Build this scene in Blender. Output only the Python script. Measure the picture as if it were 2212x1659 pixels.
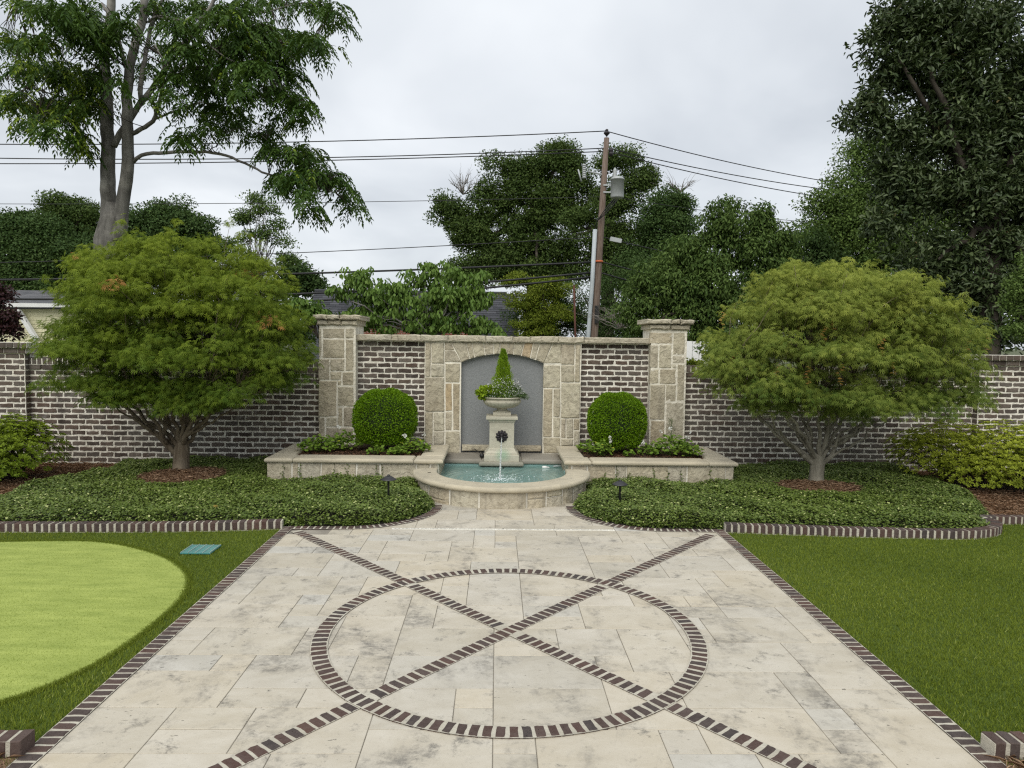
import bpy, math, random
import numpy as np
from mathutils import Matrix, Vector
R = math.radians
random.seed(7); rng = np.random.default_rng(7)
for o in list(bpy.data.objects): bpy.data.objects.remove(o)
SC = bpy.context.scene
COL = SC.collection

# ------------------------------------------------------------------ camera
CAMP = np.array([-0.103, 0.0, 1.88])
_f, _pitch, _yaw, _roll = 1522.18, .0601, .0219, .0132          # focal length in pixels of a 2212 px wide picture
_cy, _sy, _cp, _sp = math.cos(_yaw), math.sin(_yaw), math.cos(_pitch), math.sin(_pitch)
_F = np.array([_sy*_cp, _cy*_cp, -_sp]); _R0 = np.array([_cy, -_sy, 0.]); _U0 = np.cross(_R0, _F)
_R = math.cos(_roll)*_R0 + math.sin(_roll)*_U0; _U = -math.sin(_roll)*_R0 + math.cos(_roll)*_U0
cam = bpy.data.cameras.new('camera'); camo = bpy.data.objects.new('camera', cam); COL.objects.link(camo)
cam.sensor_fit = 'HORIZONTAL'; cam.sensor_width = 36; cam.lens = 36*_f/2212; cam.clip_start = .05; cam.clip_end = 2000
M = Matrix.Identity(4)
for i in range(3):
    M[i][0], M[i][1], M[i][2], M[i][3] = _R[i], _U[i], -_F[i], CAMP[i]
camo.matrix_world = M; SC.camera = camo
def at(u, v, Y):                      # world point seen at (u,v) of the 2212 px wide photo, at distance Y
    d = _F + _R*(u-1106)/_f + _U*(829.5-v)/_f
    return CAMP + d*(Y/d[1])
def gz(u, v, z=0.):
    d = _F + _R*(u-1106)/_f + _U*(829.5-v)/_f
    return CAMP + d*((z-CAMP[2])/d[2])
def pix(p):
    d = np.asarray(p, float)-CAMP; z = d@_F
    return 1106+_f*(d@_R)/z, 829.5-_f*(d@_U)/z

# ------------------------------------------------------------------ world, sun, exposure
SUN_EL, SUN_AZ, SUN_STRENGTH = 46, 196, 1.5          # azimuth clockwise from +Y
W = bpy.data.worlds.new("World"); SC.world = W; W.use_nodes = True
nt = W.node_tree; nt.nodes.clear(); n = nt.nodes.new; L = nt.links.new
out = n('ShaderNodeOutputWorld'); mix = n('ShaderNodeMixShader'); mix.inputs[0].default_value = .93
sky = n('ShaderNodeTexSky'); sky.sky_type = 'NISHITA'; sky.sun_disc = False
sky.sun_elevation = R(SUN_EL); sky.sun_rotation = R(SUN_AZ)
b1 = n('ShaderNodeBackground'); b1.inputs[1].default_value = .1; L(sky.outputs[0], b1.inputs[0])
b2 = n('ShaderNodeBackground'); b2.inputs[1].default_value = 1.0
tc = n('ShaderNodeTexCoord'); sep = n('ShaderNodeSeparateXYZ'); L(tc.outputs['Generated'], sep.inputs[0])
def wm(op, a, b=None):
    m = n('ShaderNodeMath'); m.operation = op
    for i, x in enumerate((a, b)):
        if x is None: continue
        if isinstance(x, (int, float)): m.inputs[i].default_value = x
        else: L(x, m.inputs[i])
    return m.outputs[0]
zz = wm('ADD', wm('MAXIMUM', sep.outputs[2], 0.0), .22)
cmb = n('ShaderNodeCombineXYZ'); L(wm('DIVIDE', sep.outputs[0], zz), cmb.inputs[0]); L(wm('DIVIDE', sep.outputs[1], zz), cmb.inputs[1])
no = n('ShaderNodeTexNoise'); no.inputs['Scale'].default_value = 1.0; no.inputs['Detail'].default_value = 5
no.inputs['Roughness'].default_value = .48; no.inputs['Distortion'].default_value = .35; L(cmb.outputs[0], no.inputs['Vector'])
cr = n('ShaderNodeValToRGB'); e = cr.color_ramp.elements
e[0].position = .34; e[0].color = (.42, .446, .478, 1); e[1].position = .66; e[1].color = (.655, .675, .695, 1)
x = e.new(.5); x.color = (.53, .555, .582, 1)
L(no.outputs[0], cr.inputs[0])
zen = n('ShaderNodeMapRange'); zen.inputs[1].default_value = .0; zen.inputs[2].default_value = 1.; zen.inputs[3].default_value = .98; zen.inputs[4].default_value = 1.2
L(sep.outputs[2], zen.inputs[0])
vm = n('ShaderNodeVectorMath'); vm.operation = 'SCALE'; L(cr.outputs[0], vm.inputs[0]); L(zen.outputs[0], vm.inputs['Scale'])
L(vm.outputs[0], b2.inputs[0]); L(b1.outputs[0], mix.inputs[1]); L(b2.outputs[0], mix.inputs[2]); L(mix.outputs[0], out.inputs[0])
sl = bpy.data.lights.new('sun', 'SUN'); sl.energy = SUN_STRENGTH; sl.angle = R(50); sl.color = (1, .95, .86)
so = bpy.data.objects.new('sun', sl); COL.objects.link(so)
_az, _el = R(SUN_AZ), R(SUN_EL)
sd = Vector((math.sin(_az)*math.cos(_el), math.cos(_az)*math.cos(_el), math.sin(_el)))
so.rotation_euler = sd.to_track_quat('Z', 'Y').to_euler()
SC.view_settings.view_transform = 'Standard'; SC.view_settings.look = 'None'
SC.view_settings.exposure = 0.55; SC.view_settings.gamma = 1; SC.view_settings.use_curve_mapping = False
SC.render.engine = 'CYCLES'
SC.cycles.max_bounces = 8; SC.cycles.diffuse_bounces = 3; SC.cycles.glossy_bounces = 3; SC.cycles.transmission_bounces = 6
SC.cycles.use_denoising = False; SC.cycles.pixel_filter_type = 'BLACKMAN_HARRIS'; SC.cycles.filter_width = 1.25; SC.cycles.sample_clamp_indirect = 4

# ------------------------------------------------------------------ materials
class MT:
    def __init__(s, name):
        s.m = bpy.data.materials.new(name); s.m.use_nodes = True; s.t = s.m.node_tree; s.t.nodes.clear()
        s.out = s.t.nodes.new('ShaderNodeOutputMaterial')
    def set(s, sock, v):
        if isinstance(v, bpy.types.NodeSocket): s.t.links.new(v, sock)
        elif isinstance(v, (tuple, list)) and sock.type == 'RGBA': sock.default_value = (*v[:3], 1)
        else: sock.default_value = v
    def n(s, typ, props=None, **ins):
        nd = s.t.nodes.new(typ)
        for k, v in (props or {}).items(): setattr(nd, k, v)
        for k, v in ins.items():
            key = int(k[1:]) if k[0] == '_' else k.replace('_', ' ')
            s.set(nd.inputs[key], v)
        return nd
    def math(s, op, a, b=0., c=0.): return s.n('ShaderNodeMath', {'operation': op}, _0=a, _1=b, _2=c).outputs[0]
    def mix(s, f, a, b, mode='MIX'):
        nd = s.t.nodes.new('ShaderNodeMix'); nd.data_type = 'RGBA'; nd.blend_type = mode
        s.set(nd.inputs[0], f); s.set(nd.inputs[6], a); s.set(nd.inputs[7], b); return nd.outputs[2]
    def pos(s): return s.n('ShaderNodeNewGeometry').outputs['Position']
    def obj(s): return s.n('ShaderNodeTexCoord').outputs['Object']
    def rnd(s):
        a = s.n('ShaderNodeObjectInfo').outputs['Random']; b = s.n('ShaderNodeNewGeometry').outputs['Random Per Island']
        return s.math('FRACT', s.math('ADD', a, b))
    def noise(s, vec, scale, detail=3., rough=.55, w=None, dist=0.):
        nd = s.t.nodes.new('ShaderNodeTexNoise')
        if w is not None: nd.noise_dimensions = '4D'; s.set(nd.inputs['W'], w)
        s.set(nd.inputs['Vector'], vec); s.set(nd.inputs['Scale'], scale); s.set(nd.inputs['Detail'], detail); s.set(nd.inputs['Roughness'], rough); s.set(nd.inputs['Distortion'], dist)
        return nd.outputs[0]
    def ramp(s, f, stops, interp='LINEAR'):
        nd = s.t.nodes.new('ShaderNodeValToRGB'); s.set(nd.inputs[0], f); nd.color_ramp.interpolation = interp; e = nd.color_ramp.elements
        e[0].position, e[1].position = stops[0][0], stops[-1][0]
        c4 = lambda c: (c, c, c, 1) if isinstance(c, (int, float)) else (*c, 1)
        e[0].color, e[1].color = c4(stops[0][1]), c4(stops[-1][1])
        for p, c in stops[1:-1]: e.new(p).color = c4(c)
        return nd.outputs[0]
    def rng_(s, v, a, b, c=0., d=1.): return s.n('ShaderNodeMapRange', None, _0=v, _1=a, _2=b, _3=c, _4=d).outputs[0]
    def scale(s, vec, xyz): return s.n('ShaderNodeMapping', None, Vector=vec, Scale=xyz).outputs[0]
    def bump(s, h, dist=.01, st=1.): return s.n('ShaderNodeBump', None, Height=h, Distance=dist, Strength=st).outputs[0]
    def done(s, color, rough=.8, bump=None, metal=0., spec=.5, **kw):
        p = s.n('ShaderNodeBsdfPrincipled'); s.set(p.inputs['Base Color'], color); s.set(p.inputs['Roughness'], rough)
        s.set(p.inputs['Metallic'], metal); s.set(p.inputs['Specular IOR Level'], spec)
        if bump is not None: s.set(p.inputs['Normal'], bump)
        for k, v in kw.items(): s.set(p.inputs[k.replace('_', ' ')], v)
        s.t.links.new(p.outputs[0], s.out.inputs[0]); return s.m

def m_wallbrick(name='wall_brick', wash=.55):
    s = MT(name); r = s.rnd(); p = s.pos()
    c = s.ramp(r, [(0, (.055, .038, .029)), (.14, (.105, .068, .050)), (.28, (.165, .120, .090)), (.42, (.068, .052, .042)), (.55, (.20, .165, .135)), (.68, (.135, .082, .058)), (.8, (.155, .135, .116)), (.9, (.080, .060, .048)), (1, (.24, .20, .165))])
    n1 = s.noise(p, 22, 6, .68, w=s.math('MULTIPLY', r, 9)); c = s.mix(s.rng_(n1, .3, .75), s.mix(.5, c, (.014, .011, .010)), s.mix(.35, c, (.19, .165, .145)))
    n2 = s.noise(p, 9, 6, .7, w=s.math('MULTIPLY', r, 5)); c = s.mix(s.rng_(n2, .58, .72, 0, wash), c, (.34, .32, .30))
    n3 = s.noise(p, 1.3, 3); c = s.mix(s.rng_(n3, .42, .65, 0, .35), c, (.20, .185, .165)); st = s.noise(s.scale(p, (4, 4, .6)), 1.5, 5, .6); c = s.mix(s.rng_(st, .54, .70, 0, .55), c, (.035, .030, .026))
    h = s.noise(p, 55, 5, .7); return s.done(c, .88, s.bump(h, .012, .8), spec=.25)
def m_mortar(name, a=(.80, .77, .68), b=(.60, .565, .48)):
    s = MT(name); p = s.pos(); n1 = s.noise(p, 3.5, 6, .65); c = s.mix(s.rng_(n1, .35, .72), a, b)
    st = s.noise(s.scale(p, (4, 4, .6)), 1.5, 5, .6); c = s.mix(s.rng_(st, .54, .72, 0, .45), c, (.20, .185, .155))
    n2 = s.noise(p, 60, 4, .6); c = s.mix(s.rng_(n2, .55, .8, 0, .4), c, (.25, .235, .20))
    return s.done(c, .95, s.bump(n2, .006), spec=.2)
def m_stone(name, bump=.03, cols=None):
    s = MT(name); r = s.rnd(); p = s.pos()
    cols = cols or [(0, (.52, .46, .32)), (.15, (.42, .37, .265)), (.3, (.57, .52, .38)), (.45, (.41, .36, .27)), (.6, (.54, .465, .325)), (.72, (.49, .45, .35)), (.86, (.59, .545, .41)), (1, (.45, .375, .25))]
    c = s.ramp(r, cols)
    n1 = s.noise(p, 5, 5, .6, w=s.math('MULTIPLY', r, 7)); c = s.mix(s.rng_(n1, .3, .72), s.mix(.22, c, (.22, .19, .14)), s.mix(.3, c, (.66, .62, .52)))
    n2 = s.noise(p, 1.1, 4, .6); c = s.mix(s.rng_(n2, .52, .72, 0, .38), c, (.27, .25, .21))
    st = s.noise(s.scale(p, (5, 5, .7)), 1.6, 5, .6); c = s.mix(s.rng_(st, .56, .72, 0, .40), c, (.17, .155, .13))
    h = s.noise(p, 15, 7, .62, dist=.8); c = s.mix(s.rng_(h, .54, .36, 0, .42), c, (.15, .12, .085))
    n3 = s.noise(p, 90, 3); hh = s.math('ADD', h, s.math('MULTIPLY', n3, .12))
    return s.done(c, .92, s.bump(hh, bump, .9), spec=.25)
def m_cast(name, a=(.54, .48, .355), b=(.41, .365, .27)):
    s = MT(name); p = s.pos(); r = s.rnd(); n1 = s.noise(p, 2.2, 6, .62); c = s.mix(s.rng_(n1, .35, .65), a, b)
    n2 = s.noise(s.scale(p, (3, 3, 9)), 2.4, 6, .7); c = s.mix(s.rng_(n2, .52, .72, 0, .5), c, (.215, .20, .165))
    n3 = s.noise(p, 70, 4, .7); c = s.mix(s.rng_(n3, .5, .8, 0, .35), c, (.3, .27, .21)); c = s.mix(s.math('MULTIPLY', r, .2), c, (.52, .49, .42))
    return s.done(c, .78, s.bump(n3, .004), spec=.35)
def m_travertine():
    s = MT('travertine'); p = s.pos(); r = s.math('MULTIPLY', s.rnd(), 1.0); w = s.math('MULTIPLY', r, 13)
    base = s.ramp(r, [(0, (.50, .45, .345)), (.15, (.55, .50, .405)), (.3, (.465, .42, .325)), (.45, (.56, .495, .375)), (.6, (.49, .455, .38)), (.72, (.54, .465, .33)), (.86, (.49, .475, .425)), (1, (.455, .415, .33))])
    n1 = s.noise(s.scale(p, (1, 1.9, 1)), 3.2, 7, .64, w=w, dist=.6); c = s.mix(s.rng_(n1, .36, .66), s.mix(.3, base, (.36, .32, .25)), s.mix(.32, base, (.64, .61, .55)))
    n2 = s.noise(s.scale(p, (1.4, 1, 1)), 1.55, 9, .72, w=s.math('MULTIPLY', r, 1.3), dist=.5)
    hf = s.noise(s.scale(p, (1, 1.5, 1)), 13, 9, .78, w=w, dist=.4)
    c = s.mix(s.math('MULTIPLY', s.rng_(n2, .505, .62, 0, .9), s.rng_(hf, .42, .58, .1, .85)), c, (.155, .142, .122))
    n5 = s.noise(p, 5.5, 9, .78, w=s.math('MULTIPLY', w, 1.7), dist=.3); c = s.mix(s.math('MULTIPLY', s.rng_(n5, .55, .64, 0, .9), s.rng_(hf, .40, .56, .15, 1)), c, (.125, .115, .10))
    n3 = s.noise(p, 45, 5, .65, w=w); c = s.mix(s.rng_(n3, .56, .8, 0, .45), c, (.24, .22, .185))
    n4 = s.noise(s.scale(p, (1.0, 2.6, 1)), 17, 3, .5, w=w, dist=1.); pit = s.rng_(n4, .70, .735); c = s.mix(s.math('MULTIPLY', pit, .75), c, (.05, .043, .035))
    n6 = s.noise(p, .45, 2); c = s.mix(s.rng_(n6, .4, .65, 0, .22), c, (.36, .345, .31))
    h = s.math('SUBTRACT', s.math('MULTIPLY', n3, .25), pit); return s.done(c, s.rng_(n3, .2, .8, .48, .75), s.bump(h, .004), spec=.4)
def m_paverbrick():
    s = MT('paver_brick'); p = s.pos(); r = s.rnd()
    c = s.ramp(r, [(0, (.075, .043, .034)), (.2, (.056, .042, .038)), (.38, (.100, .056, .044)), (.5, (.064, .040, .033)), (.65, (.050, .042, .040)), (.8, (.088, .062, .053)), (.9, (.080, .043, .034)), (1, (.060, .047, .042))])
    n1 = s.noise(p, 30, 6, .7); c = s.mix(s.rng_(n1, .4, .8, 0, .6), c, (.135, .105, .092)); n2 = s.noise(p, 130, 2); pit = s.rng_(n2, .68, .74)
    c = s.mix(pit, c, (.012, .009, .008)); return s.done(c, .8, s.bump(s.math('SUBTRACT', n1, pit), .006), spec=.3)
def m_simple(name, c1, c2=None, sc=20, rough=.8, bump=.004, metal=0., spec=.4, stretch=(1, 1, 1), detail=5):
    s = MT(name); p = s.pos(); n1 = s.noise(s.scale(p, stretch), sc, detail, .6)
    return s.done(s.mix(s.rng_(n1, .33, .67), c1, c2 or c1), rough, s.bump(n1, bump) if bump else None, metal, spec)
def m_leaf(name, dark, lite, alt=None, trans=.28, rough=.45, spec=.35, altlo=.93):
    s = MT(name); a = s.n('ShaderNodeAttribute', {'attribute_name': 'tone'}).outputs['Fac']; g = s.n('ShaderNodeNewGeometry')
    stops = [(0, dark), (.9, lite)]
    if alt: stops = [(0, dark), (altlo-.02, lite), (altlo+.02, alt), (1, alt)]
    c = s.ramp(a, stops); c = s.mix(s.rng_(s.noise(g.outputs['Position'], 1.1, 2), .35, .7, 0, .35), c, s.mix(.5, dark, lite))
    p = s.n('ShaderNodeBsdfPrincipled'); s.set(p.inputs['Base Color'], c); s.set(p.inputs['Roughness'], rough); s.set(p.inputs['Specular IOR Level'], spec)
    t = s.n('ShaderNodeBsdfTranslucent'); s.set(t.inputs[0], s.mix(.4, c, (c and (.10, .16, .02))))
    mx = s.n('ShaderNodeMixShader', None, _0=trans); s.t.links.new(p.outputs[0], mx.inputs[1]); s.t.links.new(t.outputs[0], mx.inputs[2])
    s.t.links.new(mx.outputs[0], s.out.inputs[0]); return s.m
def m_bark(name, a, b, sc=9):
    s = MT(name); p = s.pos(); n1 = s.noise(s.scale(p, (1, 1, .22)), sc, 6, .65); n2 = s.noise(p, 2.1, 4, .6)
    c = s.mix(s.rng_(n1, .35, .65), a, b); c = s.mix(s.rng_(n2, .48, .66, 0, .6), c, tuple(min(1, x*1.7) for x in b))
    return s.done(c, .9, s.bump(n1, .02), spec=.2)
def m_shingle(name, a=(.035, .038, .045), b=(.085, .088, .10)):
    s = MT(name); r = s.rnd(); p = s.pos(); c = s.mix(r, a, b); c = s.mix(s.rng_(s.noise(p, 30, 5, .7), .4, .75, 0, .4), c, (.13, .13, .135)); return s.done(c, .92, s.bump(s.noise(p, 120, 2), .003), spec=.2)

WB = m_wallbrick(); MO = m_mortar('mortar'); SMO = m_mortar('stone_mortar', (.82, .78, .67), (.62, .58, .48)); PMO = m_mortar('paving_mortar', (.52, .49, .41), (.38, .35, .28)); ST = m_stone('limestone')
STC = m_stone('coping_limestone', .035, [(0, (.50, .455, .335)), (.3, (.58, .53, .40)), (.6, (.44, .39, .28)), (1, (.55, .51, .40))])
OCH = m_stone('ochre_limestone', .02, [(0, (.44, .31, .165)), (1, (.50, .37, .20))])
CS = m_cast('cast_stone'); CSD = m_cast('damp_cast_stone', (.27, .25, .21), (.17, .155, .13)); CSP = m_cast('pedestal_stone', (.54, .51, .405), (.41, .385, .30))
def algae(m):
    nt_ = m.node_tree; bs = [q for q in nt_.nodes if q.type == 'BSDF_PRINCIPLED'][0]; src = bs.inputs['Base Color'].links[0].from_socket
    g = nt_.nodes.new('ShaderNodeNewGeometry'); d = nt_.nodes.new('ShaderNodeVectorMath'); d.operation = 'DISTANCE'; d.inputs[1].default_value = (-.005, 9.75, .295); nt_.links.new(g.outputs['Position'], d.inputs[0])
    mr = nt_.nodes.new('ShaderNodeMapRange'); mr.inputs[1].default_value = .13; mr.inputs[2].default_value = .03; mr.inputs[3].default_value = 0; mr.inputs[4].default_value = .6; nt_.links.new(d.outputs['Value'], mr.inputs[0])
    mx = nt_.nodes.new('ShaderNodeMix'); mx.data_type = 'RGBA'; nt_.links.new(mr.outputs[0], mx.inputs[0]); nt_.links.new(src, mx.inputs[6]); mx.inputs[7].default_value = (.20, .36, .24, 1); nt_.links.new(mx.outputs[2], bs.inputs['Base Color'])
algae(CSP)
TRV = m_travertine(); PB = m_paverbrick()
GROUT = m_mortar('joint_grout', (.34, .31, .26), (.16, .145, .12))
STUC = m_simple('grey_stucco', (.205, .215, .218), (.255, .265, .268), 45, .9, .006, spec=.25)
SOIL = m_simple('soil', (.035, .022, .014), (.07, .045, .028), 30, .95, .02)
SOILG = m_simple('shaded_soil', (.012, .012, .007), (.025, .022, .012), 30, .95, .02)  # darker copy of the soil, shade under leaves put into its colour
STRAW = m_simple('pine_straw_bed', (.20, .12, .07), (.34, .22, .14), 35, .95, .02, stretch=(1, 2, 1))
METAL = m_simple('dark_metal', (.045, .045, .048), (.07, .07, .072), 14, .5, 0, .6)
BRONZE = m_simple('bronze', (.020, .017, .018), (.050, .045, .050), 40, .42, .004, .5)
GALV = m_simple('galvanised_metal', (.36, .38, .38), (.46, .48, .48), 3, .5, 0, .2)
PVC = m_simple('grey_conduit', (.36, .40, .42), (.43, .47, .49), 2, .5, 0)
WHITE = m_simple('white_plastic', (.75, .75, .73), (.8, .8, .78), 5, .35, 0)
BLACK = m_simple('black_rubber', (.012, .012, .012), (.02, .02, .02), 5, .45, 0)
WIRE = m_simple('wire_black', (.008, .008, .009), (.014, .014, .015), 5, .6, 0)
ORANGE = m_simple('orange_tape', (.45, .10, .03), (.5, .12, .04), 5, .5, 0)
POLEW = m_simple('pole_wood', (.10, .065, .047), (.21, .165, .135), 6, .9, .01, stretch=(6, 6, .4))
PIPE = m_simple('rusty_pipe', (.07, .025, .018), (.11, .045, .03), 9, .8, .002)
SIDING = m_simple('cream_siding', (.66, .63, .42), (.70, .67, .46), 2, .6, 0)
TRIM = m_simple('white_trim', (.74, .74, .73), (.8, .8, .79), 3, .5, 0)
HBRICK = m_simple('red_house_brick', (.17, .052, .035), (.25, .09, .06), 12, .9, .004)
SHING = m_shingle('charcoal_shingle'); SHINGL = m_shingle('grey_shingle', (.10, .105, .115), (.19, .19, .20))
TEAL = m_simple('teal_grate', (.03, .17, .17), (.06, .24, .23), 8, .5, 0)
TEALW = m_simple('pale_grate_bars', (.26, .36, .33), (.32, .42, .38), 8, .5, 0)
DRAIN = m_simple('drain_white', (.80, .78, .70), (.66, .63, .55), 10, .6, .002)
BARKM = m_bark('maple_bark', (.10, .075, .050), (.20, .165, .12), 14); BARKR = m_bark('pale_maple_bark', (.13, .12, .09), (.27, .25, .20), 14)
BARKG = m_bark('grey_bark', (.075, .070, .062), (.21, .20, .18), 7)
BARKD = m_bark('dark_bark', (.03, .024, .018), (.07, .06, .048), 8)
TWIGG = m_bark('bleached_twig', (.12, .105, .09), (.20, .185, .165), 8)
LMAPL = m_leaf('maple_leaf_left', (.040, .105, .014), (.29, .36, .035), (.75, .33, .14), .36, .55, .15, altlo=.985)
LMAPR = m_leaf('maple_leaf_right', (.060, .14, .026), (.42, .46, .085), (.85, .45, .16), .36, .55, .15, altlo=.985)
LBIG = m_leaf('walnut_leaf', (.020, .054, .009), (.085, .150, .022), (.21, .29, .025), .26, .5, .15, altlo=.93)
LMAG = m_leaf('magnolia_leaf', (.028, .050, .018), (.105, .140, .055), (.17, .105, .05), .08, .42, .28, .90)
LOAK = m_leaf('oak_leaf', (.030, .062, .016), (.115, .165, .040), (.18, .18, .055), .22, .6, .12, altlo=.93)
LDK = m_leaf('dark_leaf', (.028, .064, .018), (.10, .155, .045), None, .2, .6, .12)
LMID = m_leaf('mid_leaf', (.038, .080, .018), (.155, .225, .055), None, .22, .55, .14)
LYEL = m_leaf('yellow_green_leaf', (.085, .15, .015), (.30, .34, .045), None, .25, .6, .12)
LDOG = m_leaf('dogwood_leaf', (.050, .115, .016), (.19, .29, .06), (.30, .37, .19), .26, .5, .2, .93)
LPUR = m_leaf('purple_leaf', (.022, .009, .011), (.07, .025, .028), (.09, .03, .02), .12)
LBOX = m_leaf('boxwood_leaf', (.040, .115, .003), (.200, .345, .010), None, .24, .5, .15)
LAZL = m_leaf('azalea_leaf_left', (.045, .10, .008), (.25, .33, .022), None, .24, .5, .15)
LAZR = m_leaf('azalea_leaf_right', (.075, .13, .012), (.42, .47, .045), None, .28, .5, .15)
LJAS = m_leaf('jasmine_leaf', (.032, .068, .012), (.190, .250, .050), (.46, .50, .20), .16, .42, .28, .93)
LBED = m_leaf('bedding_leaf', (.06, .13, .014), (.22, .33, .045), (.50, .50, .06), .22, .5, .15, altlo=.93)
LCYP = m_leaf('cypress_leaf', (.08, .17, .010), (.32, .48, .03), None, .25, .6, .12)
LLIME = m_leaf('lime_leaf', (.14, .24, .012), (.34, .46, .03), None, .25)
LGREY = m_leaf('grey_green_leaf', (.05, .09, .03), (.12, .19, .06), None, .15)
FLOW = m_leaf('white_petal', (.62, .62, .56), (.85, .85, .82), None, .2)
LTURF = m_leaf('turf_blade', (.066, .105, .010), (.25, .305, .036), (.38, .42, .12), .22, .6, .12, .93)
LGRN = m_leaf('green_blade', (.20, .27, .045), (.42, .48, .12), None, .2, .7, .1)
NEED = m_leaf('pine_needle', (.17, .09, .05), (.58, .40, .26), None, .05, .8, .2)
CHIP = m_leaf('bark_chip', (.035, .018, .010), (.17, .095, .055), None, 0., .9, .2)
TURFB = m_simple('turf_base', (.045, .075, .006), (.085, .125, .012), 60, .95, .01)
GREENB = m_simple('putting_base', (.24, .30, .062), (.35, .41, .10), 5, .95, .003, detail=14, stretch=(.6, 2.2, 1))
def m_water():
    s = MT('pool_water'); p = s.pos(); d = s.n('ShaderNodeVectorMath', {'operation': 'DISTANCE'}, _0=p, _1=(-.046, 8.9, .13)).outputs['Value']
    rp = s.math('SINE', s.math('MULTIPLY', d, 70.)); fall = s.rng_(d, .05, .9, 1., .12)
    h = s.math('ADD', s.math('MULTIPLY', s.math('MULTIPLY', rp, fall), .25), s.math('MULTIPLY', s.noise(p, 16, 4, .6), fall))
    c = s.mix(s.rng_(s.noise(p, 3.5, 3, .5), .35, .65), (.20, .36, .325), (.28, .44, .40))
    return s.done(c, .03, s.bump(h, .012), spec=.5, Transmission_Weight=.30, IOR=1.33)
WATER = m_water(); PLAST = m_simple('pool_plaster', (.42, .68, .65), (.5, .74, .71), 5, .8, .003)
def m_foam():
    s = MT('foam'); return s.done((.85, .93, .94), .3, None, Transmission_Weight=.25, IOR=1.2)
FOAM = m_foam()
def m_stream():
    s = MT('falling_water'); return s.done((.93, .97, .97), .06, s.bump(s.noise(s.pos(), 120, 2), .01), Transmission_Weight=.75, IOR=1.33)
STREAM = m_stream()

# ------------------------------------------------------------------ object helpers
def link(name, me, m=None, parent=None):
    o = bpy.data.objects.new(name, me); COL.objects.link(o)
    if m is not None and me is not None and not me.materials: me.materials.append(m)
    if parent is not None: o.parent = parent
    return o
def tag(o, label=None, cat=None, group=None, kind=None):
    if label: o['label'] = label
    if cat: o['category'] = cat
    if group: o['group'] = group
    if kind: o['kind'] = kind
    return o
def thing(name, label, cat, group=None, loc=(0, 0, 0)):
    o = bpy.data.objects.new(name, None); COL.objects.link(o); o.location = loc; o.empty_display_size = .1
    return tag(o, label, cat, group)
def place(o, p):                                  # give a child world coordinates under an unrotated empty
    o.location = Vector(p) - (o.parent.location if o.parent else Vector())
class MB:
    def __init__(s): s.v = []; s.f = []
    def add(s, v, f): k = len(s.v); s.v += [tuple(map(float, q)) for q in v]; s.f += [tuple(k+i for i in g) for g in f]
    def box(s, x0, x1, y0, y1, z0, z1, c=0.):
        if c <= 0:
            s.add([(x, y, z) for x in (x0, x1) for y in (y0, y1) for z in (z0, z1)], [(0, 1, 3, 2), (4, 6, 7, 5), (0, 4, 5, 1), (2, 3, 7, 6), (0, 2, 6, 4), (1, 5, 7, 3)])
        else:
            s.prism([(x0, y0), (x1, y0), (x1, y1), (x0, y1)], z0, z1, c)
    def prism(s, poly, z0, z1, c=0.):              # vertical prism with chamfered top and bottom edge
        P = np.array(poly, float); 
        if c <= 0: rings = [(P, z0), (P, z1)]
        else: I = inset(P, c); rings = [(I, z0), (P, z0+c), (P, z1-c), (I, z1)]
        k = len(P); V = [(p[0], p[1], z) for r, z in rings for p in r]; Fc = []
        for j in range(len(rings)-1):
            for i in range(k): a = j*k+i; b = j*k+(i+1) % k; Fc.append((a, b, b+k, a+k))
        Fc += [tuple(range(k))[::-1], tuple(range((len(rings)-1)*k, len(rings)*k))]; s.add(V, Fc)
    def tube(s, pts, rad, sides=8, cap=True):
        P = [Vector(p) for p in pts]; k = len(P); rad = [rad]*k if isinstance(rad, (int, float)) else rad
        V = []; up = None
        for i in range(k):
            t = (P[min(i+1, k-1)]-P[max(i-1, 0)]).normalized()
            if up is None: up = t.orthogonal().normalized()
            up = (up - t*up.dot(t)); up = up.normalized() if up.length > 1e-6 else t.orthogonal().normalized(); b = t.cross(up)
            for j in range(sides): a = 2*math.pi*j/sides; V.append(P[i]+(up*math.cos(a)+b*math.sin(a))*rad[i])
        Fc = [(i*sides+j, i*sides+(j+1) % sides, (i+1)*sides+(j+1) % sides, (i+1)*sides+j) for i in range(k-1) for j in range(sides)]
        if cap: Fc += [tuple(range(sides))[::-1], tuple(range((k-1)*sides, k*sides))]
        s.add(V, Fc)
    def lathe(s, prof, c=(0, 0, 0), seg=32, fl=None):
        V = []; k = len(prof)
        for r, z in prof:
            for j in range(seg):
                a = 2*math.pi*j/seg; rr = r*(fl(a, z) if fl else 1); V.append((c[0]+rr*math.cos(a), c[1]+rr*math.sin(a), c[2]+z))
        Fc = [(i*seg+j, i*seg+(j+1) % seg, (i+1)*seg+(j+1) % seg, (i+1)*seg+j) for i in range(k-1) for j in range(seg)]
        Fc += [tuple(range(seg))[::-1], tuple(range((k-1)*seg, k*seg))]; s.add(V, Fc)
    def mesh(s, name='mesh', smooth=False):
        me = bpy.data.meshes.new(name); me.from_pydata(s.v, [], s.f); me.update()
        if smooth: me.polygons.foreach_set('use_smooth', [True]*len(me.polygons))
        return me
    def build(s, name, m, parent=None, smooth=False):
        o = link(name, s.mesh(name, smooth), m, parent)
        if parent is not None and parent.type == 'EMPTY' and parent.location.length > 0: o.location = -parent.location
        return o
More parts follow.
